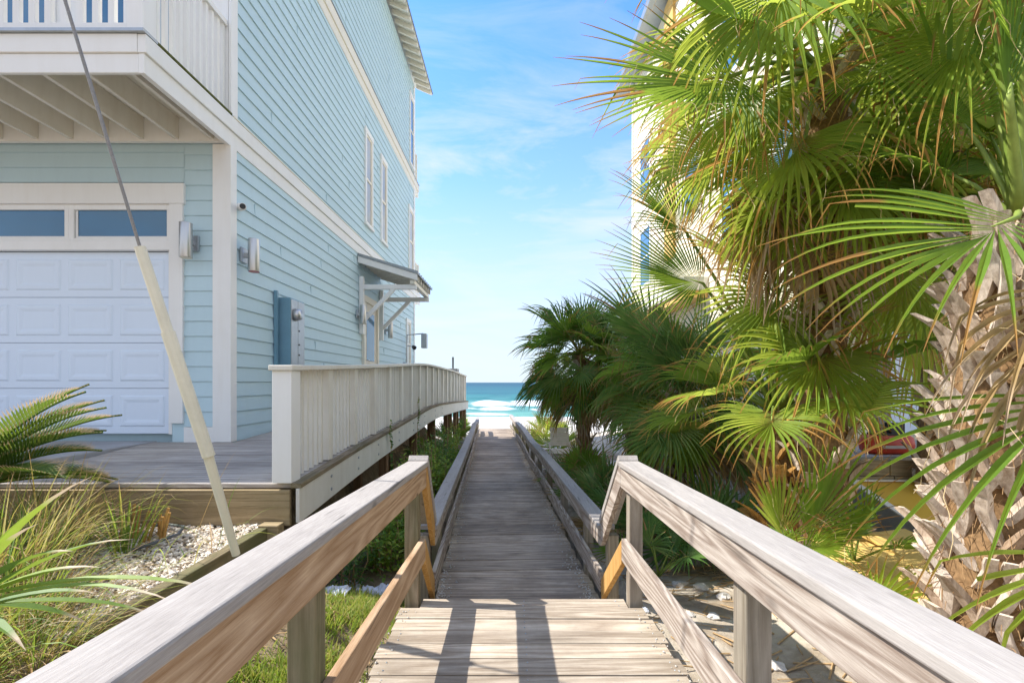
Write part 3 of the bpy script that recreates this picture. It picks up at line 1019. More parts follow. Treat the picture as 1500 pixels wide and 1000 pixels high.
cam_t = thing('security_camera', 'small white round security camera above the wall light', 'camera', (XW, 5.50, 3.63))
MB().tube([(XW + 0.012, 5.52, 3.63), (XW + 0.05, 5.52, 3.62)], 0.045, 14).build('mount', M['white'], cam_t, smooth=False)
MB().tube([(XW + 0.045, 5.54, 3.62), (XW + 0.10, 5.46, 3.60), (XW + 0.13, 5.41, 3.59)], [0.03, 0.04, 0.04], 14).build('camera_body', M['white'], cam_t)
MB().tube([(XW + 0.1305, 5.409, 3.5895), (XW + 0.136, 5.40, 3.588)], 0.032, 14).build('lens', M['dark'], cam_t)

fl = thing('flood_light', 'grey flood light on a bent arm near the seaward corner of the blue house', 'flood light', (XW, 14.0, 2.4))
MB().tube([(XW + 0.02, 13.9, 2.1), (XW + 0.12, 13.9, 2.12), (XW + 0.13, 13.9, 2.95), (XW + 0.6, 14.0, 3.0)], 0.022, 8).build('arm', M['galv'], fl)
MB().box(XW + 0.55, XW + 0.72, 13.9, 14.1, 2.55, 3.0).build('lamp_head', M['galv'], fl, bevel=0.02)
MB().tube([(XW + 0.3, 13.95, 2.6), (XW + 0.36, 13.9, 2.55)], [0.05, 0.07], 10).build('sensor', M['dark'], fl)
MB().tube([(XW + 0.14, 13.9, 2.62), (XW + 0.3, 13.95, 2.6)], 0.015, 6).build('sensor_arm', M['galv'], fl)

em = thing('electric_panel', 'blue grey electric meter panel with round meter on the pale siding', 'meter panel', (XW, 6.63, 1.6))
MB().box(XW + 0.018, XW + 0.205, 6.42, 6.85, 1.62, 2.70).build('cabinet', M['panel_blue'], em, bevel=0.006)
MB().box(XW + 0.206, XW + 0.214, 6.435, 6.63, 1.64, 2.68).box(XW + 0.206, XW + 0.214, 6.64, 6.84, 1.64, 2.68).build('cover', M['galv'], em, bevel=0.003)
MB().tube([(XW + 0.214, 6.54, 2.47), (XW + 0.26, 6.54, 2.47), (XW + 0.30, 6.54, 2.47)], [0.09, 0.082, 0.07], 18).build('meter', M['metal'], em, smooth=True)
MB().box(XW + 0.018, XW + 0.06, 6.33, 6.375, 1.2, 2.78).build('conduit', M['panel_blue'], em)
sc = MB()
for zz in (1.9, 2.05, 2.25):
    sc.tube([(XW + 0.214, 6.66, zz), (XW + 0.225, 6.66, zz)], 0.012, 8)
sc.build('latch', M['dark'], em)

# ------------------------------------------------------------------ concrete apron, wooden ramp, white railing
ZD = [(3.66, .687), (4.38, .738), (5.09, .783), (5.82, .82), (6.58, .849), (7.33, .885), (8.06, .92), (8.75, .949), (9.36, .985), (10.77, .99), (13.5, .92), (17.6, .79)]
ZT = [(3.66, 1.637), (5.82, 1.727), (8.75, 1.873), (9.7, 1.89), (10.77, 1.888), (13.5, 1.864), (17.6, 1.76)]
XR = -1.824


def zd(y):
    return interp(ZD, y)


def zt(y):
    return interp(ZT, y)


struct(MB().box(-14, -4.25, 3.0, YF + 0.08, 0.2, 0.80).build('driveway', M['concrete_slab'], bevel=0.01))
rampd = MB()
y = 3.66
rg = random.Random(5)
while y < 17.4:
    x0 = -4.24 if y < 5.30 else XW + 0.05
    w = min(0.14, 17.5 - y)
    dz = rg.uniform(-0.002, 0.003)
    z0, z1 = zd(y), zd(y + w)
    rampd.hexa([(x0, y, z0 - 0.035), (XR + 0.06, y, z0 - 0.035), (XR + 0.06, y + w, z1 - 0.035), (x0, y + w, z1 - 0.035),
                (x0, y, z0 + dz), (XR + 0.06, y, z0 + dz), (XR + 0.06, y + w, z1 + dz), (x0, y + w, z1 + dz)])
    y += 0.1445
walk = thing('wooden_ramp', 'grey plank ramp and side deck running past the blue house', 'deck', (-2.6, 9, 0))
rampd.build('plank_floor', M['drive_plank'], walk, bevel=0.003, seg=1)
MB().box(-4.22, XR + 0.055, 3.62, 3.658, 0.36, 0.645).build('front_beam', M['timber'], walk, bevel=0.005)
yy = [3.62 + i * 0.5 for i in range(28)] + [17.55]
MB().path([(XR + 0.105, y_, zd(y_) + 0.012) for y_ in yy], 0.085, 0.040).build('rim_plank', M['rim'], walk, bevel=0.004)
fb = 0
for i, (a0, a1) in enumerate(((3.615, 6.1), (6.105, 9.6), (9.605, 13.4), (13.405, 17.55))):
    n_ = 8
    pts_ = [(XR + 0.122, lerp(a0, a1, k / n_), zd(lerp(a0, a1, k / n_)) - 0.03) for k in range(n_ + 1)]
    MB().path(pts_, 0.03, 0.27).build('fascia_board', M['fascia_white'], walk, bevel=0.003)
for y_ in (4.25, 5.0, 5.75, 6.8, 7.8, 8.8, 10.0, 11.0):
    for dz_ in (-0.10, -0.22):
        MB().tube([(XR + 0.136, y_, zd(y_) + dz_), (XR + 0.145, y_, zd(y_) + dz_)], 0.014, 8).build('bolt', M['galv'], walk)
MB().box(XW + 0.1, XR + 0.06, 17.50, 17.54, 0.5, 0.78).build('end_beam', M['fascia_white'], walk)
for y_, dx in ((6.4, 0), (8.4, 0), (10.4, 0), (12.3, 0.02), (13.3, 0), (14.2, 0.03), (15.0, 0), (16.0, 0.02), (17.0, 0.02), (17.4, 0)):
    MB().box(XR - 0.05 + dx, XR + 0.06 + dx, y_, y_ + 0.11, -1.1, zd(y_) - 0.05).build('support_post', M['brown_post'], walk, bevel=0.004)
for y_ in (7.4, 9.4, 11.4, 13.8):
    MB().box(XR - 0.75, XR - 0.64, y_, y_ + 0.11, -1.0, zd(y_) - 0.05).build('support_post', M['brown_post'], walk)

rail = thing('white_railing', 'aged white picket railing along the side deck of the blue house', 'railing', (XR, 10.6, 0.7))
yy = [3.58 + i * 0.5 for i in range(28)] + [17.52]
MB().path([(XR, y_, zt(y_)) for y_ in yy], 0.19, 0.042).build('top_rail', M['rail_white'], rail, bevel=0.006)
MB().box(XR - 0.08, XR + 0.075, 3.61, 3.765, zd(3.66) + 0.014, zt(3.7) - 0.044).build('post', M['white'], rail, bevel=0.004)
post_y = [3.66 + 0.725 * i for i in range(1, 19)] + [17.38]
prev = 3.74
balls = []
for py_ in post_y:
    MB().box(XR - 0.045, XR + 0.062, py_, py_ + 0.095, zd(py_) + 0.014, zt(py_) - 0.044).build('post', M['rail_white'], rail, bevel=0.003)
    span = py_ - prev
    nb_ = 6 if py_ < 11 else (5 if span > 0.5 else 2)
    for k in range(nb_):
        balls.append(prev + span * (k + 0.75) / (nb_ + 0.5) - 0.01)
    prev = py_ + 0.095
for y_ in balls[:100]:
    MB().box(XR - 0.018, XR + 0.024, y_, y_ + 0.034, zd(y_) + 0.014, zt(y_) - 0.044).build('baluster', M['rail_white'], rail)
if len(balls) > 100:
    far = MB()
    for y_ in balls[100:]:
        far.box(XR - 0.018, XR + 0.024, y_, y_ + 0.034, zd(y_) + 0.014, zt(y_) - 0.044)
    struct(far.build('baluster_row', M['rail_white'], rail), 'stuff')
# a grey planter box standing on the seaward end of the side deck
pb = thing('planter_box', 'grey box with a thin dark umbrella pole on the far end of the side deck', 'box', (-2.6, 16.5, 0.85))
MB().box(-2.75, -1.95, 16.2, 16.8, 0.85, 2.0).build('box_body', M['concrete'], pb, bevel=0.01)
MB().tube([(-2.14, 16.5, 2.0), (-2.14, 16.5, 2.42)], 0.035, 8).build('pole', M['hose'], pb)
# ------------------------------------------------------------------ bed edging, gravel, hose, guy wire
ed = thing('bed_edging', 'weathered timber edging around the white gravel bed', 'edging', (-1.9, 3.0, 0.2))
MB().box(-1.96, -1.88, 2.0, 3.50, 0.05, 0.385).build('long_timber', M['timber_y'], ed, bevel=0.008)
MB().box(-1.96, -1.80, 3.505, 3.60, 0.05, 0.40).build('short_timber', M['timber'], ed, bevel=0.008)

OCT = [(1, 0, 0), (-1, 0, 0), (0, 1, 0), (0, -1, 0), (0, 0, 1), (0, 0, -1)]
OCF = [(0, 2, 4), (2, 1, 4), (1, 3, 4), (3, 0, 4), (2, 0, 5), (1, 2, 5), (3, 1, 5), (0, 3, 5)]


def stone(mb, c, r, rg, sub=False, flatz=0.7):
    mx = Matrix.Rotation(rg.uniform(0, 6), 3, Vector((rg.random(), rg.random(), rg.random() + 0.1)).normalized())
    vs = [Vector(v) for v in OCT]
    fs = list(OCF)
    if sub:
        for _ in range(2):
            nf, cache = [], {}

            def mid(a_, b_):
                k = (min(a_, b_), max(a_, b_))
                if k not in cache:
                    vs.append(((vs[a_] + vs[b_]) / 2).normalized())
                    cache[k] = len(vs) - 1
                return cache[k]
            for a_, b_, c_ in fs:
                x_, y_, z_ = mid(a_, b_), mid(b_, c_), mid(c_, a_)
                nf += [(a_, x_, z_), (x_, b_, y_), (z_, y_, c_), (x_, y_, z_)]
            fs = nf
    sd = rg.uniform(0, 50)
    vs2 = []
    for v in vs:
        k = r * (0.85 + 0.5 * mnoise.noise(v * 1.3 + Vector((sd, 0, 0)))) if sub else r * rg.uniform(0.7, 1.2)
        w = mx @ (v * k)
        vs2.append(Vector(c) + Vector((w.x, w.y, w.z * flatz)))
    mb.add(vs2, fs)


rg = random.Random(21)
gv = MB()
for i in range(7000):
    x, y = rg.uniform(-3.4, -1.97), rg.uniform(2.0, 3.61)
    if x < -2.0 - (3.61 - y) * 1.1 - 0.55 and rg.random() < 0.75:
        continue
    stone(gv, (x, y, hz(x, y) + rg.uniform(0.0, 0.016)), rg.choice((rg.uniform(0.006, 0.012), rg.uniform(0.009, 0.017), rg.uniform(0.012, 0.026))), rg)
struct(gv.build('white_gravel', M['pebble']), 'stuff')

hs = MB()
hs.tube([(-2.75, 3.50, 0.40), (-2.62, 3.47, 0.42), (-2.45, 3.40, 0.425), (-2.38, 3.25, 0.42), (-2.42, 3.10, 0.415), (-2.52, 3.02, 0.39)], 0.011, 8)
tag(hs.build('irrigation_hose', M['hose'], smooth=True, loc=(-2.5, 3.3, 0.4)), 'curved grey irrigation hose lying on the white gravel', 'hose')

gw = thing('guy_wire', 'leaning steel guy wire in pale plastic guard sleeves by the gravel bed', 'guy wire', U(346, 806, 2.9))
A = U(346, 812, 2.9)
P1_ = U(305, 665, 2.75)
P2_ = U(205, 362, 2.58)
TOP = P2_ + (U(95, 0, 2.42) - P2_) * 2.2
MB().tube([P2_ - (TOP - P2_).normalized() * 0.15, TOP], 0.0085, 8).build('cable', M['cable'], gw)
PM = P2_.lerp(P1_, 0.43)


def sleeve(p, q, r0, r1):
    n = 12
    mb = MB()
    d = (q - p).normalized()
    u = d.cross(Vector((0, 1, 0))).normalized()
    w = d.cross(u)
    vs, fs = [], []
    for pp, rr in ((p, r0), (q, r1)):
        for k in range(n):
            an = 2 * math.pi * (k + 0.5) / n
            vs.append(pp + (u * math.cos(an) + w * math.sin(an)) * rr)
        for k in range(n):
            an = 2 * math.pi * (k + 0.5) / n
            vs.append(pp + (u * math.cos(an) + w * math.sin(an)) * (rr - 0.005))
    for k in range(n):
        k2 = (k + 1) % n
        fs += [(k, k2, 2 * n + k2, 2 * n + k), (n + k2, n + k, 3 * n + k, 3 * n + k2), (k2, k, n + k, n + k2), (2 * n + k, 2 * n + k2, 3 * n + k2, 3 * n + k)]
    mb.add(vs, fs)
    return mb


sleeve(P1_ + (PM - P1_) * -0.02, PM + (P2_ - PM) * 0.08, 0.036, 0.036).build('guard_sleeve', M['sleeve'], gw, smooth=False)
sleeve(PM - (P2_ - PM) * 0.04, P2_, 0.030, 0.029).build('guard_sleeve', M['sleeve'], gw)
sleeve(A, P1_ + (P2_ - P1_) * 0.05, 0.024, 0.029).build('guard_sleeve', M['sleeve'], gw)

# ------------------------------------------------------------------ plants
def blade_patch(name, pts, rg, L, w, lean, droop, mat, rr=(0, 1), n=4, kind=None):
    mb = MB()
    for (x, y, z) in pts:
        an = rg.uniform(0, 6.283)
        le = rg.uniform(*lean)
        d = Vector((math.cos(an) * le, math.sin(an) * le, 1))
        mb.blade((x, y, z - 0.01), d, rg.uniform(*L), rg.uniform(*w), rg.uniform(*droop), rg.uniform(*rr), n)
    o = mb.build(name, mat, attr=True)
    return o


def zone(rg, n, x0, x1, y0, y1, dens=None):
    out = []
    while len(out) < n:
        x, y = rg.uniform(x0, x1), rg.uniform(y0, y1)
        if dens is None or rg.random() < dens(x, y):
            out.append((x, y, hz(x, y)))
    return out


rg = random.Random(31)
turf_d = lambda x, y: max(0.05, 0.5 + 1.3 * mnoise.noise(Vector((x * 2.5, y * 2.5, 5)))) * (1 - 0.75 * sstep(2.9, 3.7, y)) * (0.25 if x > -0.9 else 1.0)
struct(blade_patch('turf', zone(rg, 24000, -1.86, -0.72, 0.6, 4.2, turf_d), rg, (0.03, 0.10), (0.005, 0.011), (0.2, 1.4), (0.2, 1.0), M['turf'], (0, 1), 2), 'stuff')
# mixed green and straw grass along the left bed
bed_d = lambda x, y: max(0.0, min(1.0, 0.95 - 0.5 * sstep(-2.3, -1.95, x) * sstep(2.2, 2.7, y))) * (1.0 if y < 2.0 + max(0, (-2.15 - x)) * 1.2 else 0.05)
struct(blade_patch('wild_grass', zone(rg, 6500, -4.2, -1.80, 0.9, 3.5, bed_d), rg, (0.08, 0.32), (0.003, 0.008), (0.3, 2.2), (0.5, 2.4), M['grass'], (0.1, 1), 5), 'stuff')


struct(blade_patch('wild_grass', zone(rg, 3800, -4.0, -1.95, 1.3, 3.3, bed_d), rg, (0.30, 0.75), (0.003, 0.008), (0.2, 1.8), (0.4, 2.2), M['grass'], (0, 1), 8), 'stuff')


def clump(name, cx, cy, n, L, w, label, cat, mat, rr, spread=0.12, lean=(0.1, 1.0), droop=(0.4, 1.6), seed=1, group=None, kink=0.12, seg=7, z=None):
    rg = random.Random(seed)
    mb = MB()
    z0 = hz(cx, cy) if z is None else z
    for i in range(n):
        an = rg.uniform(0, 6.283)
        le = rg.uniform(*lean)
        rad = spread * math.sqrt(rg.random())
        d = Vector((math.cos(an) * le, math.sin(an) * le, 1))
        mb.blade((cx + math.cos(an) * rad, cy + math.sin(an) * rad, z0 - 0.02), d, rg.uniform(*L), rg.uniform(*w), rg.uniform(*droop), rg.uniform(*rr), seg, 0.3, rg.uniform(0.5, 0.8) if rg.random() < kink else None)
    o = mb.build(name, mat, attr=True, loc=(cx, cy, z0))
    return tag(o, label, cat, group)


GG = 'grass clumps in the left bed'
clump('grass_clump', -2.85, 2.45, 330, (0.35, 0.85), (0.004, 0.011), 'big clump of mixed green and straw grass behind the left handrail', 'grass clump', M['grass'], (0, 1), 0.28, (0.1, 1.0), (0.3, 1.7), 5, GG)
clump('grass_clump', -3.0, 2.95, 220, (0.35, 0.8), (0.004, 0.010), 'reddish dry grass clump in front of the sago palm', 'grass clump', M['grass'], (0.4, 1), 0.22, (0.1, 1.2), (0.3, 2.0), 6, GG, kink=0.3)
clump('grass_clump', -2.32, 2.1, 110, (0.25, 0.6), (0.004, 0.009), 'low green grass clump at the edge of the white gravel', 'grass clump', M['grass'], (0, 0.7), 0.16, (0.1, 1.1), (0.3, 1.6), 7, GG)
clump('grass_clump', -2.02, 1.9, 150, (0.2, 0.5), (0.003, 0.008), 'brown dry grass clump close to the left handrail', 'grass clump', M['grass'], (0.25, 1), 0.2, (0.2, 1.3), (0.4, 1.8), 8, GG)
clump('grass_clump', -2.6, 3.05, 26, (0.3, 0.6), (0.012, 0.02), 'upright green blades sprouting beside the cut stems', 'grass clump', M['grass'], (0, 0.5), 0.06, (0.1, 0.6), (0.2, 0.9), 9, GG)
# broad strap-leaved plant low at the left edge
rg = random.Random(14)
sp = MB()
for tx, ty, w in ((150, 855, .030), (345, 862, .022), (130, 700, .028), (95, 955, .03), (190, 800, .026), (60, 780, .03), (30, 990, .028), (230, 930, .02), (140, 905, .028), (-60, 700, .03), (260, 880, .018), (80, 740, .02), (110, 830, .034)):
    hub = U(-70 + rg.uniform(-15, 15), 890 + rg.uniform(-15, 15), 1.42)
    tip = U(tx, ty, 1.38 + rg.uniform(-0.12, 0.2))
    d = tip - hub
    sp.blade(hub, d + Vector((0, 0, 0.18)), d.length * 1.04, w * 1.5, 0.55, rg.random(), 9, 0.3)
z_ = hz(-1.75, 1.42)
o = sp.build('strap_leaf_plant', M['strap'], attr=True, loc=(-1.75, 1.42, 0.5))
tag(o, 'broad strap-leaved plant with pale dried tips at the lower left', 'plant')

# cut cane stems
cs = thing('cut_stems', 'cluster of cut brown cane stems in the white gravel', 'stump', (-2.66, 3.3, 0.38))
rg = random.Random(3)
for i in range(13):
    x, y = -2.66 + rg.uniform(-0.14, 0.14), 3.28 + rg.uniform(-0.08, 0.08)
    MB().tube([(x, y, 0.33), (x + rg.uniform(-0.05, 0.08), y + rg.uniform(-0.03, 0.03), 0.33 + rg.uniform(0.12, 0.30))], [0.012, 0.010], 7).build('stem', M['boot_orange'], cs)

# sago palm
SGX, SGY, SGZ = -3.72, 3.0, 0.78
sg = thing('sago_palm', 'low sago palm with feathery fronds in front of the garage door', 'sago palm', (SGX, SGY, 0.36))
MB().tube([(SGX, SGY, 0.25), (SGX, SGY, SGZ)], [0.16, 0.13], 12).build('trunk', M['fibre'], sg)
rg = random.Random(4)
for i in range(26):
    an = rg.uniform(-1.3, 1.0) if i < 20 else rg.uniform(1.3, 5.0)
    el = rg.uniform(0.05, 1.0)
    d = Vector((math.cos(an) * math.cos(el), math.sin(an) * math.cos(el), math.sin(el)))
    p = Vector((SGX, SGY, SGZ)) + d * 0.1
    L = rg.uniform(0.75, 0.98)
    n = 44
    mb = MB()
    pts_ = []
    for k in range(n + 1):
        pts_.append(p.copy())
        p = p + d * (L / n)
        d = (d + Vector((0, 0, -0.016 * (0.5 + k / n)))).normalized()
    mb.tube(pts_[::3] + [pts_[-1]], [0.008] * (len(pts_[::3]) + 1), 5, r=0.6)
    for k in range(5, n):
        dd = (pts_[k + 1] - pts_[k]).normalized()
        sd = dd.cross(Vector((0, 0, 1))).normalized()
        up = sd.cross(dd).normalized()
        q = k / n
        ln = 0.21 * math.sin(math.pi * min(1, 0.18 + q * 0.9)) ** 0.7 + 0.02
        for s_ in (-1, 1):
            mb.blade(pts_[k], sd * s_ + dd * (0.5 + q * 0.7) + up * 0.45, ln, 0.020, 0.12, rg.random(), 2, 0.2, t0=max(0, q - 0.3), side=up.cross(sd * s_) * -1)
    mb.build('frond', M['sago'], sg, attr=True)


# ---- fan palms
def fan(mb, hub, axis_, normal, Rl, rg, nl=42, spread=2.1, droop=0.5, fold=0.25, cut=None, threads=6, wmul=1.0, sag=1.0, deadp=0.0):
    A_ = Vector(axis_).normalized()
    Nn = Vector(normal)
    Nn = (Nn - A_ * Nn.dot(A_)).normalized()
    B = Nn.cross(A_)
    dlt = 2 * spread / nl
    fuse = rg.uniform(0.34, 0.46)
    K = [0.0, 0.14, 0.28, fuse + 0.02, 0.52, 0.62, 0.72, 0.82, 0.91, 1.0]
    rbase = rg.uniform(0.0, 0.5)
    for i in range(nl):
        a_ = -spread + dlt * (i + 0.5) + rg.uniform(-0.12, 0.12) * dlt
        q = abs(a_) / spread
        costa = 0.16 * Rl * (1 - q)
        L = Rl * (1.0 - 0.42 * q ** 2) * rg.uniform(0.92, 1.05)
        d = (A_ * math.cos(a_) + B * math.sin(a_) + Nn * (fold * (abs(math.sin(a_)) ** 1.2) + 0.02)).normalized()
        p = Vector(hub) + A_ * costa - Nn * costa * 0.25
        nrm = (Nn - d * Nn.dot(d)).normalized()
        wmax = math.tan(dlt / 2) * L * fuse * 1.03 * wmul
        kink = rg.uniform(0.5, 0.85) if rg.random() < 0.20 * sag else None
        if rg.random() < 0.05:
            continue
        snap = rg.uniform(0.55, 0.9) if rg.random() < 0.10 else 9
        dry = rg.uniform(0.15, 0.6) if rg.random() < 0.10 + deadp else 0.0
        dl = droop * rg.uniform(0.6, 1.4)
        rr = min(1.0, max(0.0, rbase + rg.uniform(-0.1, 0.35)))
        if deadp and rg.random() < deadp:
            rr = 1.0
        vs, ts, fs = [], [], []
        last = 0.0
        tw = rg.uniform(-0.5, 0.5)
        Kk = [k for k in K if (cut is None or k <= cut + 1e-6) and k <= snap]
        for ki, k in enumerate(Kk):
            p = p + d * ((k - last) * L)
            ds = k - last
            last = k
            if k > 0.25:
                g_ = dl * ds * 4.2 * (k - 0.15)
                if kink is not None and k >= kink:
                    g_ += 1.6
                    kink = None
                d = (d + Vector((0, 0, -g_))).normalized()
                nrm = (nrm - d * nrm.dot(d)).normalized()
            sd = d.cross(nrm)
            if k > fuse:
                sd = (sd + nrm * tw * (k - fuse)).normalized()
            if k <= fuse + 0.021:
                w_ = wmax * min(1.0, max(0.08, 1.22 * k / (fuse + 0.02)))
            else:
                w_ = wmax * 0.86 * (1 - ((k - fuse) / (1 - fuse)) ** 1.25) + 0.0011
            off = nrm * w_ * (0.45 + 0.5 * min(1, k * 1.5))
            w_ *= 1.0 - 0.25 * min(1, max(0, k - fuse) * 4)
            vs += [p - sd * w_ + off, p - off * 0.6, p + sd * w_ + off]
            tt = k if cut is None else k / cut * 0.97
            ts += [min(1.0, tt + dry * sstep(0.2, 0.7, tt))] * 3
        for k in range(len(Kk) - 1):
            b_ = k * 3
            fs += [(b_, b_ + 1, b_ + 4, b_ + 3), (b_ + 1, b_ + 2, b_ + 5, b_ + 4)]
        mb.add(vs, fs, 0, ts, rr)
        if threads and rg.random() < threads / nl:
            s_ = Vector(vs[3 * min(4, len(Kk) - 1)])
            pt = [s_]
            dd = Vector((rg.uniform(-1, 1), rg.uniform(-1, 1), rg.uniform(-1.2, 0.2))).normalized()
            for _ in range(5):
                pt.append(pt[-1] + dd * rg.uniform(0.03, 0.07))
                dd = (dd + Vector((rg.uniform(-.5, .5), rg.uniform(-.5, .5), -0.35))).normalized()
            mb.tube(pt, 0.0012, 3, 1, False)


def frond(root, crown, hub, axis_, normal, Rl, rg, mat='leaf_green', pet=0.014, **kw):
    mb = MB()
    fan(mb, hub, axis_, normal, Rl, rg, **kw)
    o = mb.build('frond', [M[mat], M['thread']], root, attr=True, loc=hub)
    c_, h_ = Vector(crown), Vector(hub)
    A_ = Vector(axis_).normalized()
    L = (h_ - c_).length
    if pet and L > 0.05:
        m1 = c_ + (h_ - c_) * 0.5 + Vector((0, 0, 0.10 * L))
        pts_ = [c_, c_.lerp(m1, 0.55), m1.lerp(h_, 0.3), m1.lerp(h_, 0.72), h_, h_ + A_ * 0.14 * Rl]
        pb_ = MB().tube(pts_, [pet * 2.0, pet * 1.35, pet * 1.1, pet, pet * 0.9, pet * 0.25], 7, r=rg.random())
        pb_.build('petiole', M['petiole'], o, smooth=True, attr=True, loc=hub)
    return o


def trunk(root, base, top, r0, r1, n_boot, bl, bw_, mat, rg, stick=0.5):
    base, top = Vector(base), Vector(top)
    mb = MB()
    n = 10
    pts_ = [base.lerp(top, k / n) + Vector((rg.uniform(-.02, .02), rg.uniform(-.02, .02), 0)) * (k > 0) for k in range(n + 1)]
    mb.tube(pts_, [lerp(r0, r1, k / n) for k in range(n + 1)], 14, 1)
    d = (top - base).normalized()
    for i in range(n_boot):
        q = (i + 0.5) / n_boot
        an = i * 2.399 + rg.uniform(-0.2, 0.2)
        c_ = base.lerp(top, q)
        out = Vector((math.cos(an), math.sin(an), 0))
        sd = Vector((-math.sin(an), math.cos(an), 0))
        rr = lerp(r0, r1, q)
        L = bl * rg.uniform(0.7, 1.25)
        lean = stick * rg.uniform(0.7, 1.4)
        p = c_ + out * (rr * 0.92) - d * L * 0.3
        dd = (d + out * lean * 0.35).normalized()
        for leg in (-1, 1):
            p_, d_ = p + sd * leg * bw_ * 0.62, dd.copy()
            vs = []
            prof = ((0.42, 0.020, 0.62), (0.50, 0.034, 0.40), (0.52, 0.034, 0.24), (0.50, 0.026, 0.24), (0.44, 0.014, 0.24))
            n_k = len(prof)
            for k, (w_, th, cen) in enumerate(prof):
                cpt = p_ - sd * leg * bw_ * (0.62 - cen)
                tw = sd * bw_ * w_ / 2
                jit = out * rg.uniform(-0.006, 0.006)
                vs += [cpt - tw - out * 0.010 + jit, cpt + tw - out * 0.010 + jit, cpt + tw * 0.8 + out * th + jit, cpt - tw * 0.8 + out * th + jit]
                p_ = p_ + d_ * (L / (n_k - 1)) * (1 + (rg.uniform(-.25, .35) if k == n_k - 2 else 0))
                d_ = (d_ + out * lean * 0.34 + sd * rg.uniform(-.14, .14)).normalized()
            fs = [(3, 2, 1, 0)]
            for k in range(n_k - 1):
                b_ = k * 4
                for e in range(4):
                    e2 = (e + 1) % 4
                    fs.append((b_ + e, b_ + e2, b_ + 4 + e2, b_ + 4 + e))
            e = (n_k - 1) * 4
            fs.append((e, e + 1, e + 2, e + 3))
            mb.add(vs, fs, 0)
    # loose fibre between the leaf bases
    for i in range(n_boot * 12):
        q = rg.random()
        an = rg.uniform(0, 6.283)
        c_ = base.lerp(top, q)
        out = Vector((math.cos(an), math.sin(an), 0))
        s_ = c_ + out * lerp(r0, r1, q)
        dd = (out * 0.6 + Vector((rg.uniform(-1, 1), rg.uniform(-1, 1), rg.uniform(-1, 1)))).normalized()
        mb.tube([s_, s_ + dd * 0.06, s_ + dd * 0.11 + Vector((0, 0, -0.05))], 0.0017, 3, 1, False)
    return mb.build('trunk', [M[mat], M['fibre']], root)


def crown(root, c_, n, Rl, pet, el, rg, mats, az=(0, 6.283), droop=(0.3, 0.9), sizes=(0.8, 1.1), nl=40, petr=0.010, avoid=None, **kw):
    i = 0
    tries = 0
    while i < n and tries < n * 6:
        tries += 1
        q = (i + 0.5) / n
        a_ = az[0] + (az[1] - az[0]) * ((i * 0.618034 + rg.uniform(-.06, .06)) % 1.0)
        e_ = lerp(el[1], el[0], q) + rg.uniform(-0.12, 0.12)
        d = Vector((math.cos(a_) * math.cos(e_), math.sin(a_) * math.cos(e_), math.sin(e_)))
        pl_ = rg.uniform(*pet) * (0.75 + 0.35 * q)
        hub = Vector(c_) + d * pl_ - Vector((0, 0, 0.12 * pl_ * (1 - abs(math.sin(e_)))))
        ax = (d + Vector((0, 0, -0.35 - 0.25 * rg.random())) * math.cos(e_)).normalized()
        nrm = Vector((0, 0, 1)) + Vector((rg.uniform(-.5, .5), rg.uniform(-.5, .5), 0)) - d * math.sin(e_) * 0.8
        i += 1
        if avoid and avoid(hub, ax):
            continue
        m_ = mats[min(len(mats) - 1, int(q * len(mats) + rg.uniform(-0.3, 0.3)) if len(mats) > 1 else 0)] if mats else 'leaf_green'
        frond(root, c_, hub, ax, nrm, Rl * rg.uniform(*sizes), rg, m_, petr, droop=rg.uniform(*droop), nl=nl, **kw)


PG = 'fan palms along the right of the boardwalk'
near_cam = lambda h, a_: (h + a_ * 0.7).x < 1.05 and (h + a_ * 0.7).y < 3.6
# 1: near palm with the big pale trunk
rg = random.Random(101)
c1 = Vector((2.62, 2.35, 2.32))
p1 = thing('palm_tree', 'near fan palm with thick pale crisscross trunk at the right edge', 'palm tree', (2.5, 2.35, 0.0), PG)
trunk(p1, (2.46, 2.35, -0.15), (2.60, 2.35, 2.30), 0.200, 0.175, 118, 0.30, 0.115, 'boot_pale', rg, 0.75)


def hero(root, crown_, hub, tip, nrm, rg, mat, Rl=None, **kw):
    h_ = U(*hub)
    t_ = U(*tip)
    frond(root, crown_, h_, t_ - h_, nrm, Rl or (t_ - h_).length, rg, mat, **kw)


hero(p1, c1, (1490, 318, 2.05), (1200, 425, 1.85), (0.15, -0.55, 0.8), rg, 'leaf_green', droop=0.35, spread=1.35, nl=26, fold=0.15, pet=0.014, wmul=0.72)
hero(p1, c1, (1585, 570, 1.85), (1290, 760, 1.7), (-0.1, -0.5, 0.85), rg, 'leaf_green', droop=0.4, spread=0.85, nl=13, fold=0.12, pet=0.014, wmul=0.62)
hero(p1, c1, (1620, 800, 1.8), (1390, 950, 1.7), (0.0, -0.4, 0.9), rg, 'leaf_bright', droop=0.4, spread=0.9, nl=14, fold=0.12, pet=0.014, wmul=0.62)
hero(p1, c1, (1500, 90, 2.2), (1440, -160, 2.2), (0.3, -0.9, 0.1), rg, 'leaf_green', droop=0.15, spread=1.2, nl=30, fold=0.2, pet=0.018, wmul=0.8)
hero(p1, c1, (1452, -30, 2.25), (1380, -230, 2.2), (0.2, -0.9, 0.2), rg, 'leaf_bright', droop=0.2, spread=1.3, nl=30, fold=0.2, pet=0.022, wmul=0.8)
hero(p1, c1, (1478, 150, 2.15), (1500, -60, 2.1), (0.1, -0.95, 0.1), rg, 'leaf_green', droop=0.1, spread=0.5, nl=12, fold=0.1, pet=0.02, wmul=0.9)
hero(p1, c1, (1430, 40, 2.5), (1300, 200, 2.4), (-0.2, -0.6, 0.75), rg, 'leaf_bright', droop=0.9, spread=1.7, nl=36, pet=0.015, wmul=0.75)
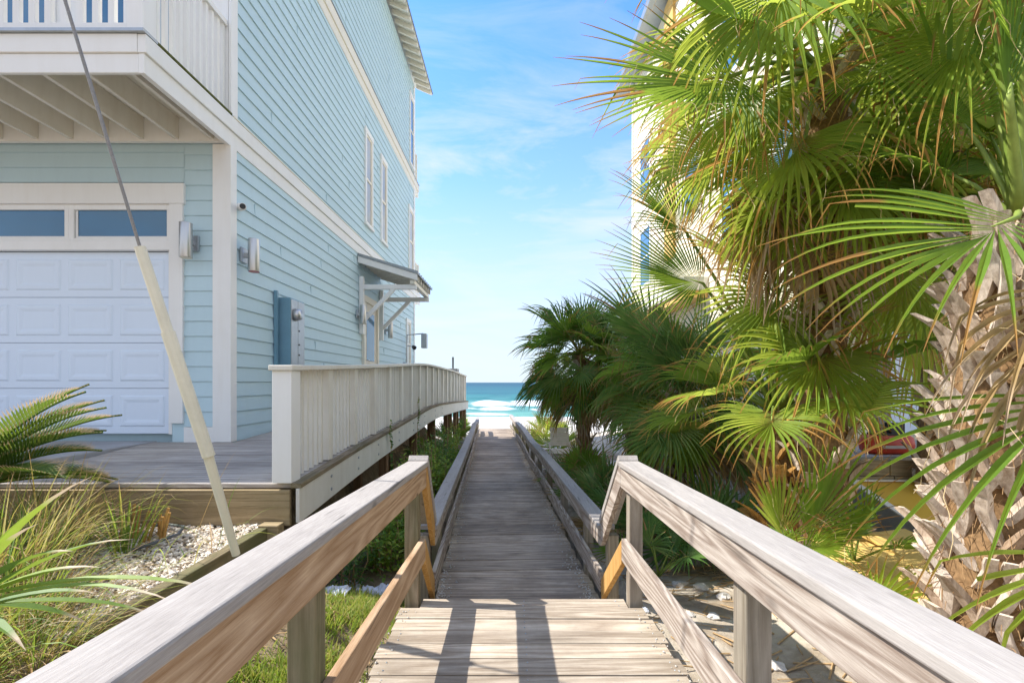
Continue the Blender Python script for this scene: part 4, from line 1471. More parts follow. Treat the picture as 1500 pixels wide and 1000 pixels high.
hero(p1, c1, (1430, 210, 2.9), (1270, 330, 3.2), (0.0, -0.3, 0.95), rg, 'leaf_bright', droop=0.7, spread=1.9, nl=40, pet=0.014, wmul=0.8)
hero(p1, c1, (1560, 420, 1.95), (1400, 560, 1.75), (0.0, -0.5, 0.85), rg, 'leaf_dead', droop=1.0, spread=0.7, nl=9, pet=0.012, wmul=0.6)
hero(p1, c1, (1570, 460, 1.9), (1420, 700, 1.75), (0.0, -0.5, 0.85), rg, 'leaf_dead', droop=1.0, spread=0.6, nl=8, pet=0.012, wmul=0.5)
crown(p1, c1, 15, 0.85, (0.55, 0.9), (-0.3, 1.25), rg, ['leaf_green', 'leaf_green', 'leaf_bright'], (-0.9, 2.4), avoid=near_cam, wmul=0.85)

# 2: tall palm whose crown fills the upper right
rg = random.Random(102)
c2 = U(1205, 105, 3.55)
p2 = thing('palm_tree', 'tall fan palm whose crown fills the top, hiding the cream house', 'palm tree', (c2.x + 0.1, 3.75, 0.0), PG)
trunk(p2, (c2.x + 0.25, 3.9, -0.15), c2, 0.17, 0.15, 60, 0.24, 0.11, 'boot_pale', rg, 0.8)
hero(p2, c2, (1072, 112, 3.0), (852, 128, 2.85), (0.15, -0.85, 0.45), rg, 'leaf_green', droop=0.12, spread=1.75, nl=46, fold=0.12, threads=14)
hero(p2, c2, (1100, 40, 3.0), (905, -75, 2.9), (0.1, -0.7, 0.6), rg, 'leaf_green', droop=0.3, spread=1.5, nl=42, threads=10)
hero(p2, c2, (1150, -40, 2.9), (1100, 150, 2.6), (-0.5, -0.7, 0.4), rg, 'leaf_bright', droop=0.9, spread=2.0, nl=44, threads=10)
hero(p2, c2, (1180, 200, 3.1), (1060, 330, 2.9), (-0.2, -0.6, 0.75), rg, 'leaf_bright', droop=0.9, spread=2.0, nl=44, threads=14)
hero(p2, c2, (1280, 215, 3.1), (1290, 390, 2.9), (0.0, -0.7, 0.7), rg, 'leaf_bright', droop=1.0, spread=1.9, nl=42, threads=10)
hero(p2, c2, (1130, 290, 3.4), (1050, 420, 3.4), (-0.3, -0.7, 0.6), rg, 'leaf_dead', droop=1.0, spread=1.3, nl=22, threads=10)
hero(p2, c2, (1310, 60, 3.2), (1380, 230, 3.0), (0.2, -0.7, 0.7), rg, 'leaf_bright', droop=0.9, spread=2.0, nl=42, threads=10)
hero(p2, c2, (1060, 225, 3.3), (940, 300, 3.2), (0.1, -0.8, 0.5), rg, 'leaf_bright', droop=0.5, spread=1.6, nl=40, threads=12)
hero(p2, c2, (1035, 60, 3.5), (930, 180, 3.5), (0.0, -0.8, 0.6), rg, 'leaf_bright', droop=0.6, spread=1.5, nl=38, threads=12)
hero(p2, c2, (1110, 130, 3.2), (1020, 250, 3.1), (0.0, -0.8, 0.6), rg, 'leaf_bright', droop=0.9, spread=1.7, nl=40, threads=12)
crown(p2, c2, 30, 0.80, (0.45, 0.95), (-0.75, 1.2), rg, ['leaf_green', 'leaf_bright', 'leaf_bright', 'leaf_bright'], (0.2, 5.6), (0.5, 1.1), avoid=near_cam, threads=8)

# 3: another tall palm behind
rg = random.Random(103)
c3 = U(1385, 120, 4.7)
p3 = thing('palm_tree', 'tall fan palm standing behind the near thick trunk', 'palm tree', (c3.x, 4.8, 0.1), PG)
trunk(p3, (c3.x + 0.05, 4.85, 0.0), c3, 0.18, 0.15, 60, 0.24, 0.11, 'boot_pale', rg, 0.8)
crown(p3, c3, 34, 0.82, (0.5, 1.0), (-0.9, 1.2), rg, ['leaf_green', 'leaf_bright', 'leaf_bright', 'leaf_bright'], (0, 6.283), (0.5, 1.1), threads=8)
hero(p3, c3, (1290, 400, 4.4), (1240, 560, 4.3), (-0.2, -0.7, 0.6), rg, 'leaf_bright', droop=1.0, spread=2.0, nl=44)
hero(p3, c3, (1360, 420, 4.4), (1350, 600, 4.3), (0.1, -0.7, 0.6), rg, 'leaf_bright', droop=1.0, spread=2.0, nl=44)

rg = random.Random(1031)
crown(p3, c3 - Vector((0, 0, 0.55)), 16, 0.85, (0.45, 0.8), (-1.35, -0.3), rg, ['leaf_bright', 'leaf_bright', 'leaf_dead'], (2.2, 6.2), (0.9, 1.4), threads=10)
crown(p2, c2 - Vector((0, 0, 0.6)), 14, 0.8, (0.45, 0.8), (-1.3, -0.3), rg, ['leaf_bright', 'leaf_bright', 'leaf_dead'], (2.6, 6.4), (0.9, 1.5), avoid=near_cam, threads=12)
# 4: short palm with orange stubs
rg = random.Random(104)
c4_ = U(1135, 545, 4.15)
p4 = thing('palm_tree', 'short fan palm with orange cut leaf bases on its trunk', 'palm tree', (c4_.x + 0.05, 4.2, -0.3), PG)
trunk(p4, (c4_.x + 0.08, 4.2, -0.35), (c4_.x + 0.03, 4.18, 1.25), 0.15, 0.12, 46, 0.30, 0.10, 'boot_orange', rg, 1.0)
c4t = Vector((c4_.x + 0.02, 4.18, 1.2))
hero(p4, c4t, (1030, 415, 4.1), (893, 372, 4.0), (0.1, -0.85, 0.4), rg, 'leaf_green', droop=0.1, spread=1.6, nl=46, fold=0.1)
hero(p4, c4t, (1005, 340, 4.3), (920, 250, 4.2), (0.1, -0.85, 0.3), rg, 'leaf_green', droop=0.3, spread=1.5, nl=42)
hero(p4, c4t, (1110, 405, 4.0), (1010, 330, 4.0), (0.1, -0.6, 0.75), rg, 'leaf_bright', droop=0.5, spread=1.9, nl=44)
hero(p4, c4t, (1140, 420, 3.9), (1080, 560, 3.6), (-0.2, -0.75, 0.6), rg, 'leaf_bright', droop=0.7, spread=2.1, nl=44)
hero(p4, c4t, (1212, 517, 3.6), (1115, 590, 3.3), (0.0, -0.65, 0.75), rg, 'leaf_bright', droop=0.7, spread=2.3, nl=44)
hero(p4, c4t, (1215, 525, 3.65), (1300, 640, 3.5), (0.2, -0.65, 0.7), rg, 'leaf_bright', droop=0.9, spread=1.4, nl=26)
hero(p4, c4t, (1160, 330, 4.1), (1150, 210, 4.1), (0.1, -0.8, 0.3), rg, 'leaf_bright', droop=0.3, spread=1.9, nl=44)
hero(p4, c4t, (1245, 420, 4.2), (1350, 360, 4.2), (0.0, -0.6, 0.8), rg, 'leaf_green', droop=0.6, spread=1.9, nl=44)
crown(p4, c4t, 16, 0.66, (0.5, 1.05), (0.0, 1.2), rg, ['leaf_bright', 'leaf_green', 'leaf_bright'], (0.3, 5.9), (0.3, 0.9), avoid=near_cam)

# 5: mid palm in the shade of the house
rg = random.Random(105)
c5 = U(1000, 560, 6.0)
p5 = thing('palm_tree', 'deep green fan palm in shade beyond the right landing handrail', 'palm tree', (c5.x, 6.0, -0.45), PG)
trunk(p5, (c5.x + 0.05, 6.05, -0.55), c5, 0.15, 0.12, 40, 0.26, 0.10, 'boot_pale', rg, 0.8)
hero(p5, c5, (1010, 545, 5.4), (905, 500, 5.2), (0.1, -0.8, 0.5), rg, 'leaf_dark', droop=0.2, spread=1.5, nl=46)
hero(p5, c5, (1020, 560, 5.2), (1010, 450, 5.2), (0.0, -0.95, 0.1), rg, 'leaf_dark', droop=0.5, spread=2.7, nl=40, Rl=0.6)
hero(p5, c5, (990, 620, 5.3), (900, 690, 5.0), (-0.2, -0.7, 0.7), rg, 'leaf_dark', droop=0.5, spread=1.7, nl=36)
hero(p5, c5, (960, 500, 5.8), (870, 420, 5.6), (0.1, -0.8, 0.5), rg, 'leaf_dark', droop=0.25, spread=1.6, nl=36)
crown(p5, c5, 30, 0.76, (0.5, 0.85), (-0.9, 1.2), rg, ['leaf_dark', 'leaf_green', 'leaf_dark', 'leaf_bright'], (0, 6.283), (0.3, 0.9))

# 6: far palm leaning over the boardwalk
rg = random.Random(106)
c6 = U(850, 520, 9.0)
p6 = thing('palm_tree', 'round headed fan palm overhanging the far boardwalk rail, against the sea', 'palm tree', (c6.x + 0.1, 9.0, -0.5), PG)
trunk(p6, (c6.x + 0.15, 9.05, -0.6), c6, 0.14, 0.11, 36, 0.24, 0.10, 'boot_pale', rg, 0.7)
crown(p6, c6, 50, 0.84, (0.45, 0.80), (-1.3, 1.35), rg, ['leaf_dark', 'leaf_green', 'leaf_dark', 'leaf_bright'], (0, 6.283), (0.35, 0.8), nl=36)
rg = random.Random(107)
c7 = U(925, 520, 8.6)
p7 = thing('palm_tree', 'dark fan palm between the far palm and the shaded palm', 'palm tree', (c7.x + 0.05, 8.6, -0.5), PG)
trunk(p7, (c7.x + 0.1, 8.65, -0.6), c7, 0.14, 0.11, 30, 0.24, 0.10, 'boot_pale', rg, 0.7)
crown(p7, c7, 36, 0.8, (0.45, 0.8), (-1.3, 1.3), rg, ['leaf_dark', 'leaf_green', 'leaf_bright'], (0, 6.283), (0.35, 0.8), nl=36)

for pr, pc, sd in ((p5, c5, 151), (p6, c6, 152), (p7, c7, 153)):
    rg = random.Random(sd)
    crown(pr, pc - Vector((0, 0, 0.45)), 14, 0.72, (0.35, 0.6), (-1.2, -0.1), rg, ['leaf_green', 'leaf_dark', 'leaf_dead'], (0, 6.283), (0.6, 1.0), threads=3)
# ---- low palmettos
PP = 'low saw palmettos'


def palmetto(px, py, Y, n, Rl, label, mats, seed, el=(0.25, 1.35), pet=(0.25, 0.5), az=(0, 6.283), cut=None, nl=26, droop=(0.05, 0.35), zoff=0.0):
    rg = random.Random(seed)
    c_ = U(px, py, Y)
    z0 = hz(c_.x, c_.y)
    c_.z = z0 + 0.05 + zoff
    root = thing('saw_palmetto', label, 'palmetto', (c_.x, c_.y, z0), PP)
    crown(root, c_, n, Rl, pet, el, rg, mats, az, droop, nl=nl, petr=0.006, threads=1, cut=cut, sag=0.5)
    return root, c_, rg


r_, c_, rg = palmetto(1150, 830, 3.0, 4, 0.38, 'bright sunlit palmetto with trimmed tips behind the right handrail', ['leaf_bright'], 201, zoff=0.1)
hero(r_, c_, (1150, 795, 2.95), (1130, 690, 2.95), (0.1, -0.85, 0.2), rg, 'leaf_bright', Rl=0.62, droop=0.03, spread=1.25, nl=26, cut=0.72, pet=0.007)
hero(r_, c_, (1185, 790, 3.0), (1250, 650, 3.05), (0.2, -0.8, 0.3), rg, 'leaf_green', Rl=0.75, droop=0.08, spread=1.0, nl=22, pet=0.007)
hero(r_, c_, (1180, 800, 2.9), (1250, 800, 2.8), (0.1, -0.6, 0.7), rg, 'leaf_bright', Rl=0.30, droop=0.5, spread=1.2, nl=20, pet=0.007)
palmetto(1250, 815, 3.3, 5, 0.34, 'green palmetto in front of the yellow plywood', ['leaf_green'], 202, zoff=0.15)
palmetto(1050, 735, 4.9, 14, 0.56, 'dark spiky palmetto in shade behind the apex of the right handrail', ['leaf_dark'], 203)
palmetto(965, 800, 4.3, 6, 0.35, 'small green palmetto behind the right stair rail', ['leaf_dark', 'leaf_green'], 204)
palmetto(888, 665, 7.0, 14, 0.60, 'broad dark palmetto beside the right boardwalk rail', ['leaf_dark'], 205)
palmetto(930, 710, 5.6, 14, 0.6, 'grey green palmetto with dead skirt near the shaded palm', ['leaf_dark', 'leaf_dead'], 206)
palmetto(850, 650, 8.4, 12, 0.55, 'dark palmetto around the foot of the far overhanging palm', ['leaf_green', 'leaf_dark'], 212, pet=(0.3, 0.55))
palmetto(818, 640, 12.5, 9, 0.6, 'yellow green palmetto near the folding chair', ['leaf_bright', 'leaf_green'], 207)
palmetto(800, 625, 16.5, 9, 0.7, 'sunny yellow palmetto by the beach end of the right rail', ['leaf_bright'], 208)
palmetto(662, 640, 15.0, 8, 0.6, 'dark palmetto between the side deck and the left boardwalk rail', ['leaf_dark', 'leaf_green'], 209)
palmetto(676, 618, 18.2, 8, 0.6, 'palmetto at the seaward end of the white railing', ['leaf_green'], 210)
palmetto(640, 655, 10.5, 7, 0.5, 'palmetto with a tall pale leaf under the side deck', ['leaf_green', 'leaf_dark'], 211)
clump('grass_clump', *U(775, 620, 16.0)[:2], 120, (0.5, 1.0), (0.01, 0.022), 'yellow dune grass near the beach end of the boardwalk', 'grass clump', M['grass'], (0.3, 0.75), 0.35, (0.1, 0.9), (0.3, 1.2), 41, 'dune grass clumps')
clump('grass_clump', *U(795, 612, 18.5)[:2], 120, (0.5, 1.0), (0.01, 0.022), 'tall dune grass left of the folding chair', 'grass clump', M['grass'], (0.1, 0.6), 0.4, (0.1, 0.9), (0.3, 1.2), 42, 'dune grass clumps')
clump('grass_clump', *U(835, 622, 14.5)[:2], 120, (0.4, 0.9), (0.01, 0.02), 'dune grass behind the folding chair', 'grass clump', M['grass'], (0.1, 0.8), 0.4, (0.1, 0.9), (0.3, 1.2), 43, 'dune grass clumps')


# ---- shrubs and vines under the side deck
def shrub(px0, Y, x, rx_, ry_, h, n, ls, label, mat, seed, cat='shrub', group='bushes under the side deck'):
    rg = random.Random(seed)
    z0 = hz(x, Y)
    root = thing('shrub', label, cat, (x, Y, z0), group)
    st, lv = MB(), MB()
    for i in range(max(6, n // 60)):
        an, rd = rg.uniform(0, 6.283), math.sqrt(rg.random())
        ex_ = Vector((x + math.cos(an) * rd * rx_, Y + math.sin(an) * rd * ry_, z0 + h * rg.uniform(0.5, 1.0)))
        b0 = Vector((x + math.cos(an) * rd * rx_ * 0.4, Y + math.sin(an) * rd * ry_ * 0.4, z0 - 0.03))
        mid_ = b0.lerp(ex_, 0.5) + Vector((rg.uniform(-.08, .08), rg.uniform(-.08, .08), 0.05))
        st.tube([b0, mid_, ex_], [0.008, 0.006, 0.003], 5)
        for k in range(60):
            q = rg.uniform(0.15, 1.0)
            c_ = (b0.lerp(mid_, q * 2) if q < 0.5 else mid_.lerp(ex_, q * 2 - 1)) + Vector((rg.gauss(0, .09), rg.gauss(0, .09), rg.gauss(0, .07)))
            d = Vector((rg.uniform(-1, 1), rg.uniform(-1, 1), rg.uniform(-0.6, 0.8)))
            lv.blade(c_, d, ls * rg.uniform(0.6, 1.3), ls * rg.uniform(0.35, 0.6), 0.4, rg.random(), 3, 0.15)
    st.build('stems', M['stick'], root)
    lv.build('foliage', mat, root, attr=True)


def bl(y):
    return bx(y, -0.665 - 0.17)


shrub(0, 4.9, -1.35, 0.34, 0.5, 0.6, 1100, 0.065, 'leafy green bush beyond the apex of the left handrail', M['shrub'], 301)
shrub(0, 6.1, -1.40, 0.34, 0.7, 0.95, 1700, 0.065, 'bright leafy bush below the white fascia', M['shrub'], 302)
shrub(0, 7.6, -1.45, 0.34, 0.8, 1.05, 1800, 0.065, 'dense green bush midway along the white fascia', M['shrub'], 303)
shrub(0, 9.3, -1.5, 0.32, 0.9, 1.1, 1700, 0.07, 'dark bush against the brown deck supports', M['vine'], 304)
shrub(0, 11.5, -1.55, 0.22, 0.9, 1.0, 900, 0.07, 'bush near the far brown deck supports', M['shrub'], 305)
shrub(0, 5.5, -1.2, 0.2, 0.5, 0.5, 900, 0.06, 'yellow green weed patch against the left boardwalk rail', M['shrub'], 308)
shrub(0, 8.4, -1.3, 0.2, 0.8, 0.7, 900, 0.06, 'bright weeds crowding the middle of the left boardwalk rail', M['shrub'], 309)
shrub(0, 4.3, -1.55, 0.2, 0.3, 0.42, 420, 0.05, 'low leafy weed under the near end of the fascia', M['vine'], 306)
shrub(0, 7.0, 1.9, 0.35, 0.4, 0.4, 300, 0.05, 'low green weed among the palmettos on the right', M['shrub'], 307, group=None)


def vine(y0, zbot, ztop, seed, label):
    rg = random.Random(seed)
    x = XR + 0.16
    root = thing('vine', label, 'vine', (x, y0, zbot), 'vines climbing the fascia')
    pts_ = [Vector((x + rg.uniform(-0.01, 0.04), y0 + rg.uniform(-0.06, 0.06), lerp(zbot, ztop, k / 7))) for k in range(8)]
    MB().tube(pts_, 0.004, 5).build('stem', M['stick'], root)
    lv = MB()
    for k in range(60):
        q = rg.random() * 6.99
        p = pts_[int(q)].lerp(pts_[int(q) + 1], q % 1)
        lv.blade(p, (rg.uniform(0, 1), rg.uniform(-1, 1), rg.uniform(-0.7, 0.5)), rg.uniform(0.035, 0.065), rg.uniform(0.025, 0.045), 0.5, rg.random(), 3, 0.15)
    lv.build('foliage', M['vine'], root, attr=True)


vine(6.15, 0.2, 0.98, 401, 'leafy vine climbing the white fascia nearest the landing')
vine(7.95, 0.35, 1.25, 402, 'vine twining up a railing post farther along')

# ------------------------------------------------------------------ cream house on the right
XC = 4.75
ch = thing('beach_house', 'tall cream and yellow beach house hidden behind the palms', 'house', (9, 12, 0.2))
YC0, YC1 = 6.7, 17.9
cw = MB()
cw.box(XC + 0.002, 14, YC0 + 0.02, YC1, 0.2, 13.0)
laps(cw, 0.7, 12.9, 0.16, 0.014, 'y', YC0, YC1, XC, -1)
cw.build('wall', M['house_cream'], ch)
fw = MB()
laps(fw, 0.7, 12.9, 0.16, 0.014, 'x', XC, 14, YC0 + 0.02, -1)
fw.build('front_wall', M['house_cream'], ch)
for y0 in (YC0 - 0.02, YC1 - 0.16):
    MB().box(XC - 0.035, XC + 0.10, y0, y0 + 0.18, 0.7, 12.9).build('corner_board', M['cream'], ch)
for y0 in (13.2,):
    MB().box(XC - 0.09, XC + 0.02, y0, y0 + 0.75, 5.2, 12.9).build('pilaster', M['ochre'], ch)
MB().box(XC - 0.55, XC - 0.02, 11.0, YC1 + 0.2, 3.55, 3.72).build('balcony_slab', M['ochre'], ch)
MB().box(XC - 0.62, XC - 0.018, 10.95, YC1 + 0.25, 3.725, 4.05).build('balcony_slab', M['cream'], ch, bevel=0.01)
MB().box(XC - 0.55, XC - 0.42, 14.2, 14.33, 0.4, 3.545).build('balcony_post', M['brown_post'], ch)
MB().box(XC - 0.05, XC - 0.016, YC0, YC1, 7.5, 7.8).build('trim_band', M['cream'], ch)
for (y0, y1, z0, z1) in ((15.6, 16.7, 5.0, 6.9), (15.6, 16.7, 8.2, 10.0), (11.6, 12.4, 6.0, 7.3), (9.2, 10.2, 4.6, 6.6), (9.2, 10.2, 8.2, 10.0), (7.2, 8.2, 4.6, 6.6), (14.9, 16.6, 1.2, 3.2)):
    wf = MB()
    wf.box(XC - 0.045, XC - 0.0005, y0 - 0.1, y0, z0 - 0.1, z1 + 0.1).box(XC - 0.045, XC - 0.0005, y1, y1 + 0.1, z0 - 0.1, z1 + 0.1)
    wf.box(XC - 0.045, XC - 0.0005, y0, y1, z1, z1 + 0.1).box(XC - 0.045, XC - 0.0005, y0, y1, z0 - 0.1, z0)
    w_ = wf.build('window', M['white'], ch)
    MB().box(XC - 0.022, XC - 0.0005, y0, y1, z0, z1).build('pane', M['glass'], w_)
    MB().box(XC - 0.03, XC - 0.023, y0, y1, (z0 + z1) / 2 - 0.025, (z0 + z1) / 2 + 0.025).build('sash', M['white'], w_)
MB().box(XC - 0.6, 14.3, YC0 - 0.5, YC1 + 0.5, 13.0, 13.25).build('roof', M['roof_metal'], ch)
# blue glass door and grey post on its street front
wf = MB().box(5.35, 5.45, YC0 - 0.03, YC0 + 0.018, 0.72, 3.1).box(6.9, 7.0, YC0 - 0.03, YC0 + 0.018, 0.72, 3.1).box(5.45, 6.9, YC0 - 0.03, YC0 + 0.018, 3.0, 3.1)
w_ = wf.build('glass_door', M['white'], ch)
MB().box(5.45, 6.9, YC0 - 0.012, YC0 + 0.017, 0.74, 3.0).build('pane', M['door_white'], w_)
MB().box(4.9, 5.08, YC0 - 0.6, YC0 - 0.42, 0.66, 3.6).build('porch_post', M['post_grey'], ch, bevel=0.006)
MB().box(XC + 0.0, 9, YC0 - 0.7, YC0 - 0.03, 3.6, 3.9).build('porch_roof', M['cream'], ch)

# side deck of the cream house
sd_ = thing('side_deck', 'cream slatted side deck with white fascia below the cream house', 'deck', (4.1, 8.5, 0.0))
MB().box(3.62, XC - 0.02, 6.5, 13.0, 0.57, 0.62).build('floor', M['drive_plank'], sd_)
MB().box(3.58, 3.618, 6.45, 13.0, 0.34, 0.64).build('fascia_board', M['fascia_white'], sd_)
MB().box(3.54, 3.66, 6.45, 13.0, 1.50, 1.55).build('top_rail', M['cream'], sd_)
y = 6.5
k = 0
while y < 12.9 and k < 60:
    MB().box(3.585, 3.612, y, y + 0.085, 0.645, 1.498).build('slat', M['cream'], sd_)
    y += 0.115
    k += 1
for y_ in (6.5, 8.0, 9.6, 11.2):
    MB().box(3.68, 3.79, y_, y_ + 0.11, -0.5, 0.568).build('support_post', M['post_grey'], sd_)

# timber retaining sill, patio slab, yellow ramp, plywood
tw_ = thing('timber_wall', 'low olive timber retaining wall under the orange red tub', 'retaining wall', (4.6, 5.1, 0.1))
for i, (z0, z1) in enumerate(((0.10, 0.28), (0.285, 0.46), (0.465, 0.64))):
    x = 3.58 + 0.05 * (i % 2)
    while x < 6.4:
        x2 = min(6.5, x + 0.62)
        MB().box(x, x2 - 0.008, 5.05, 5.19 + 0.004 * i, z0, z1).build('timber', M['timber'], tw_, bevel=0.008)
        x = x2
struct(MB().box(3.60, 9.0, 5.20, YC0 - 0.03, 0.2, 0.655).build('patio', M['concrete']))
tub = thing('storage_tub', 'orange red plastic tub with dark gear standing on the patio', 'tub', (4.55, 5.42, 0.66))
tb = MB()
rings = [(0.24, 0.10, 0.0), (0.27, 0.13, 0.03), (0.285, 0.14, 0.10), (0.27, 0.13, 0.19), (0.24, 0.11, 0.215)]
vs, fs = [], []
for a_, b_, z_ in rings:
    for k in range(24):
        an = 2 * math.pi * k / 24
        ca, sa_ = math.cos(an), math.sin(an)
        vs.append((4.48 + a_ * math.copysign(abs(ca) ** 0.5, ca), 5.45 + b_ * math.copysign(abs(sa_) ** 0.5, sa_), 0.658 + z_))
for i in range(4):
    for k in range(24):
        k2 = (k + 1) % 24
        fs.append((i * 24 + k, i * 24 + k2, i * 24 + 24 + k2, i * 24 + 24 + k))
fs += [tuple(range(24))[::-1], tuple(range(96, 120))]
tb.add(vs, fs)
tb.build('tub_body', M['red'], tub, smooth=True)
MB().box(4.32, 4.62, 5.298, 5.306, 0.73, 0.765).build('pale_band', M['pale_strip'], tub)
gr_ = MB()
for i in range(5):
    gr_.tube([(4.34 + i * 0.07, 5.42, 0.87), (4.36 + i * 0.07, 5.42, 0.93), (4.40 + i * 0.06, 5.46, 0.95)], 0.02, 6)
gr_.box(4.30, 4.55, 5.36, 5.52, 0.874, 0.90).box(4.5, 4.66, 5.40, 5.5, 0.872, 1.02)
gr_.build('gear', M['dark'], tub)
rp = thing('yellow_ramp', 'mustard yellow ramp board on grey stringer below the timber wall', 'ramp', (4.3, 4.4, 0.1))
MB().hexa([(3.74, 3.75, 0.03), (5.4, 3.75, 0.03), (5.4, 5.04, 0.38), (3.74, 5.04, 0.38), (3.74, 3.75, 0.06), (5.4, 3.75, 0.06), (5.4, 5.04, 0.41), (3.74, 5.04, 0.41)]).build('ramp_board', M['yellow'], rp)
MB().hexa([(3.66, 3.6, -0.05), (3.735, 3.6, -0.05), (3.735, 5.04, -0.05), (3.66, 5.04, -0.05), (3.66, 3.6, 0.05), (3.735, 3.6, 0.05), (3.735, 5.04, 0.445), (3.66, 5.04, 0.445)]).build('stringer', M['concrete'], rp, bevel=0.004)
MB().beam((3.70, 3.6, 0.056), (3.70, 5.04, 0.451), 0.075, 0.012).box(3.74, 5.4, 5.0, 5.035, 0.412, 0.43).build('edge_strip', M['cream'], rp)
for i, (x, y, z, rzz, w, l, lab) in enumerate(((2.90, 3.15, 0.21, 0.15, 0.85, 1.1, 'pale yellow plywood sheet on top of the ground boards'), (2.62, 2.95, 0.15, -0.12, 0.8, 0.95, 'lower pale yellow plywood sheet nearest the right handrail'), (3.1, 3.35, 0.20, 0.4, 0.5, 0.7, 'small plywood piece leaning by the pale palm trunk'))):
    mb = MB().box(-w / 2, w / 2, -l / 2, l / 2, -0.009, 0.009)
    o = mb.build('plywood_sheet', M['plywood'], bevel=0.002)
    o.location = (x, y, z)
    o.rotation_euler = (0.10 + 0.08 * i, -0.06 + 0.05 * i, rzz)
    tag(o, lab, 'plywood', 'plywood sheets')

# ------------------------------------------------------------------ folding chair beyond the rail
fc = thing('folding_chair', 'beige slatted folding chair beside the far right rail', 'chair', (1.2, 10.6, -0.5))
cy_, cx_ = 10.6, 1.12
back = MB()
for i in range(4):
    z0 = 0.02 + i * 0.105
    yy_ = cy_ + 0.05 + i * 0.03
    back.hexa([(cx_ - 0.22, yy_, z0), (cx_ + 0.22, yy_, z0), (cx_ + 0.22, yy_ + 0.02, z0), (cx_ - 0.22, yy_ + 0.02, z0),
               (cx_ - 0.22, yy_ + 0.025, z0 + 0.1), (cx_ + 0.22, yy_ + 0.025, z0 + 0.1), (cx_ + 0.22, yy_ + 0.045, z0 + 0.1), (cx_ - 0.22, yy_ + 0.045, z0 + 0.1)])
back.build('backrest', M['cushion'], fc, bevel=0.003)
seat = MB()
for i in range(4):
    seat.box(cx_ - 0.22, cx_ + 0.22, cy_ - 0.38 + i * 0.105, cy_ - 0.285 + i * 0.105, -0.10 + i * 0.012, -0.08 + i * 0.012)
seat.build('seat', M['cushion'], fc, bevel=0.003)
for s_ in (-1, 1):
    MB().beam((cx_ + s_ * 0.2, cy_ - 0.36, -0.10), (cx_ + s_ * 0.2, cy_ + 0.25, -0.58), 0.03, 0.04).build('leg', M['cushion'], fc)
    MB().beam((cx_ + s_ * 0.235, cy_ + 0.12, 0.10), (cx_ + s_ * 0.235, cy_ - 0.33, -0.58), 0.03, 0.04).build('leg', M['cushion'], fc)

# ------------------------------------------------------------------ litter, rocks, sticks
def crumple(px, py, Y, r, label, seed):
    rg = random.Random(seed)
    c_ = U(px, py, Y)
    c_.z = hz(c_.x, c_.y) + 0.04
    n = 16
    vs, fs = [], []
    for j in range(n):
        for i in range(n):
            u, v = i / (n - 1) * 2 - 1, j / (n - 1) * 2 - 1
            h = 0.09 * abs(mnoise.noise(Vector((u * 2.2 + seed, v * 2.2, 1)))) + 0.07 * abs(mnoise.noise(Vector((u * 6, v * 6, seed))))
            vs.append(c_ + Vector((u * r * (1 + 0.3 * mnoise.noise(Vector((v * 2, seed, 0)))), v * r * 0.8, h * r * 6 - 0.03)))
    for j in range(n - 1):
        for i in range(n - 1):
            fs.append((j * n + i, j * n + i + 1, j * n + n + i + 1, j * n + n + i))
    mb = MB()
    mb.add(vs, fs)
    o = mb.build('plastic_sheet', M['tarp'], loc=c_)
    sm = o.modifiers.new('thickness', 'SOLIDIFY')
    sm.thickness = 0.004
    tag(o, label, 'plastic sheet', 'crumpled plastic sheets on the ground')


crumple(552, 822, 3.95, 0.17, 'crumpled silver plastic sheet in the grass beside the stair post', 1)
crumple(490, 856, 3.55, 0.10, 'small crumpled grey plastic scrap left of the silver sheet', 2)
crumple(515, 790, 4.4, 0.09, 'little silver plastic scrap behind the larger sheet', 3)
crumple(942, 886, 3.2, 0.035, 'tiny pale blue scrap at the foot of the right post', 4)

RG = 'pale stones on the sandy ground'
rlabels = ['broad flat pale stone behind the right lower rail', 'grey stone near the small palmetto', 'rounded stone by the right landing post', 'small stone in the dirt under the right handrail', 'pale stone beside the plank edge', 'angular stone near the orange stub palm', 'stone half buried in sand past the stair rail', 'pale stone among the dry sticks', 'pinkish stone below the right handrail', 'stone beside the near right post']
for i, (px, py, Y, r) in enumerate(((995, 858, 4.1, 0.085), (1030, 880, 3.9, 0.07), (1060, 900, 3.6, 0.06), (1010, 925, 3.2, 0.04), (985, 905, 3.4, 0.035), (1085, 850, 4.1, 0.07), (960, 840, 4.4, 0.06), (1045, 925, 3.2, 0.05), (1100, 905, 3.3, 0.06), (1140, 960, 2.6, 0.05))):
    rg = random.Random(500 + i)
    c_ = U(px, py, Y)
    c_.z = hz(c_.x, c_.y) + r * 0.25
    mb = MB()
    stone(mb, c_, r, rg, True, 0.6)
    tag(mb.build('stone', M['rock'], loc=c_), rlabels[i], 'stone', RG)
rg = random.Random(77)
lt = MB()
for i in range(420):
    x, y = rg.uniform(0.95, 2.6), rg.uniform(1.6, 5.2)
    an, L = rg.uniform(0, 6.28), rg.uniform(0.03, 0.25)
    z_ = hz(x, y) + 0.008
    x2, y2 = x + math.cos(an) * L, y + math.sin(an) * L
    lt.tube([(x, y, z_), (x2, y2, hz(x2, y2) + 0.01)], rg.uniform(0.002, 0.006), 5)
for i in range(260):
    x, y = rg.uniform(-1.85, -0.72), rg.uniform(1.2, 4.4)
    an, L = rg.uniform(0, 6.28), rg.uniform(0.03, 0.2)
    z_ = hz(x, y) + 0.008
    x2, y2 = x + math.cos(an) * L, y + math.sin(an) * L
    lt.tube([(x, y, z_), (x2, y2, hz(x2, y2) + rg.uniform(0.01, 0.05))], rg.uniform(0.0015, 0.004), 5)
struct(lt.build('twig_litter', M['stick']), 'stuff')
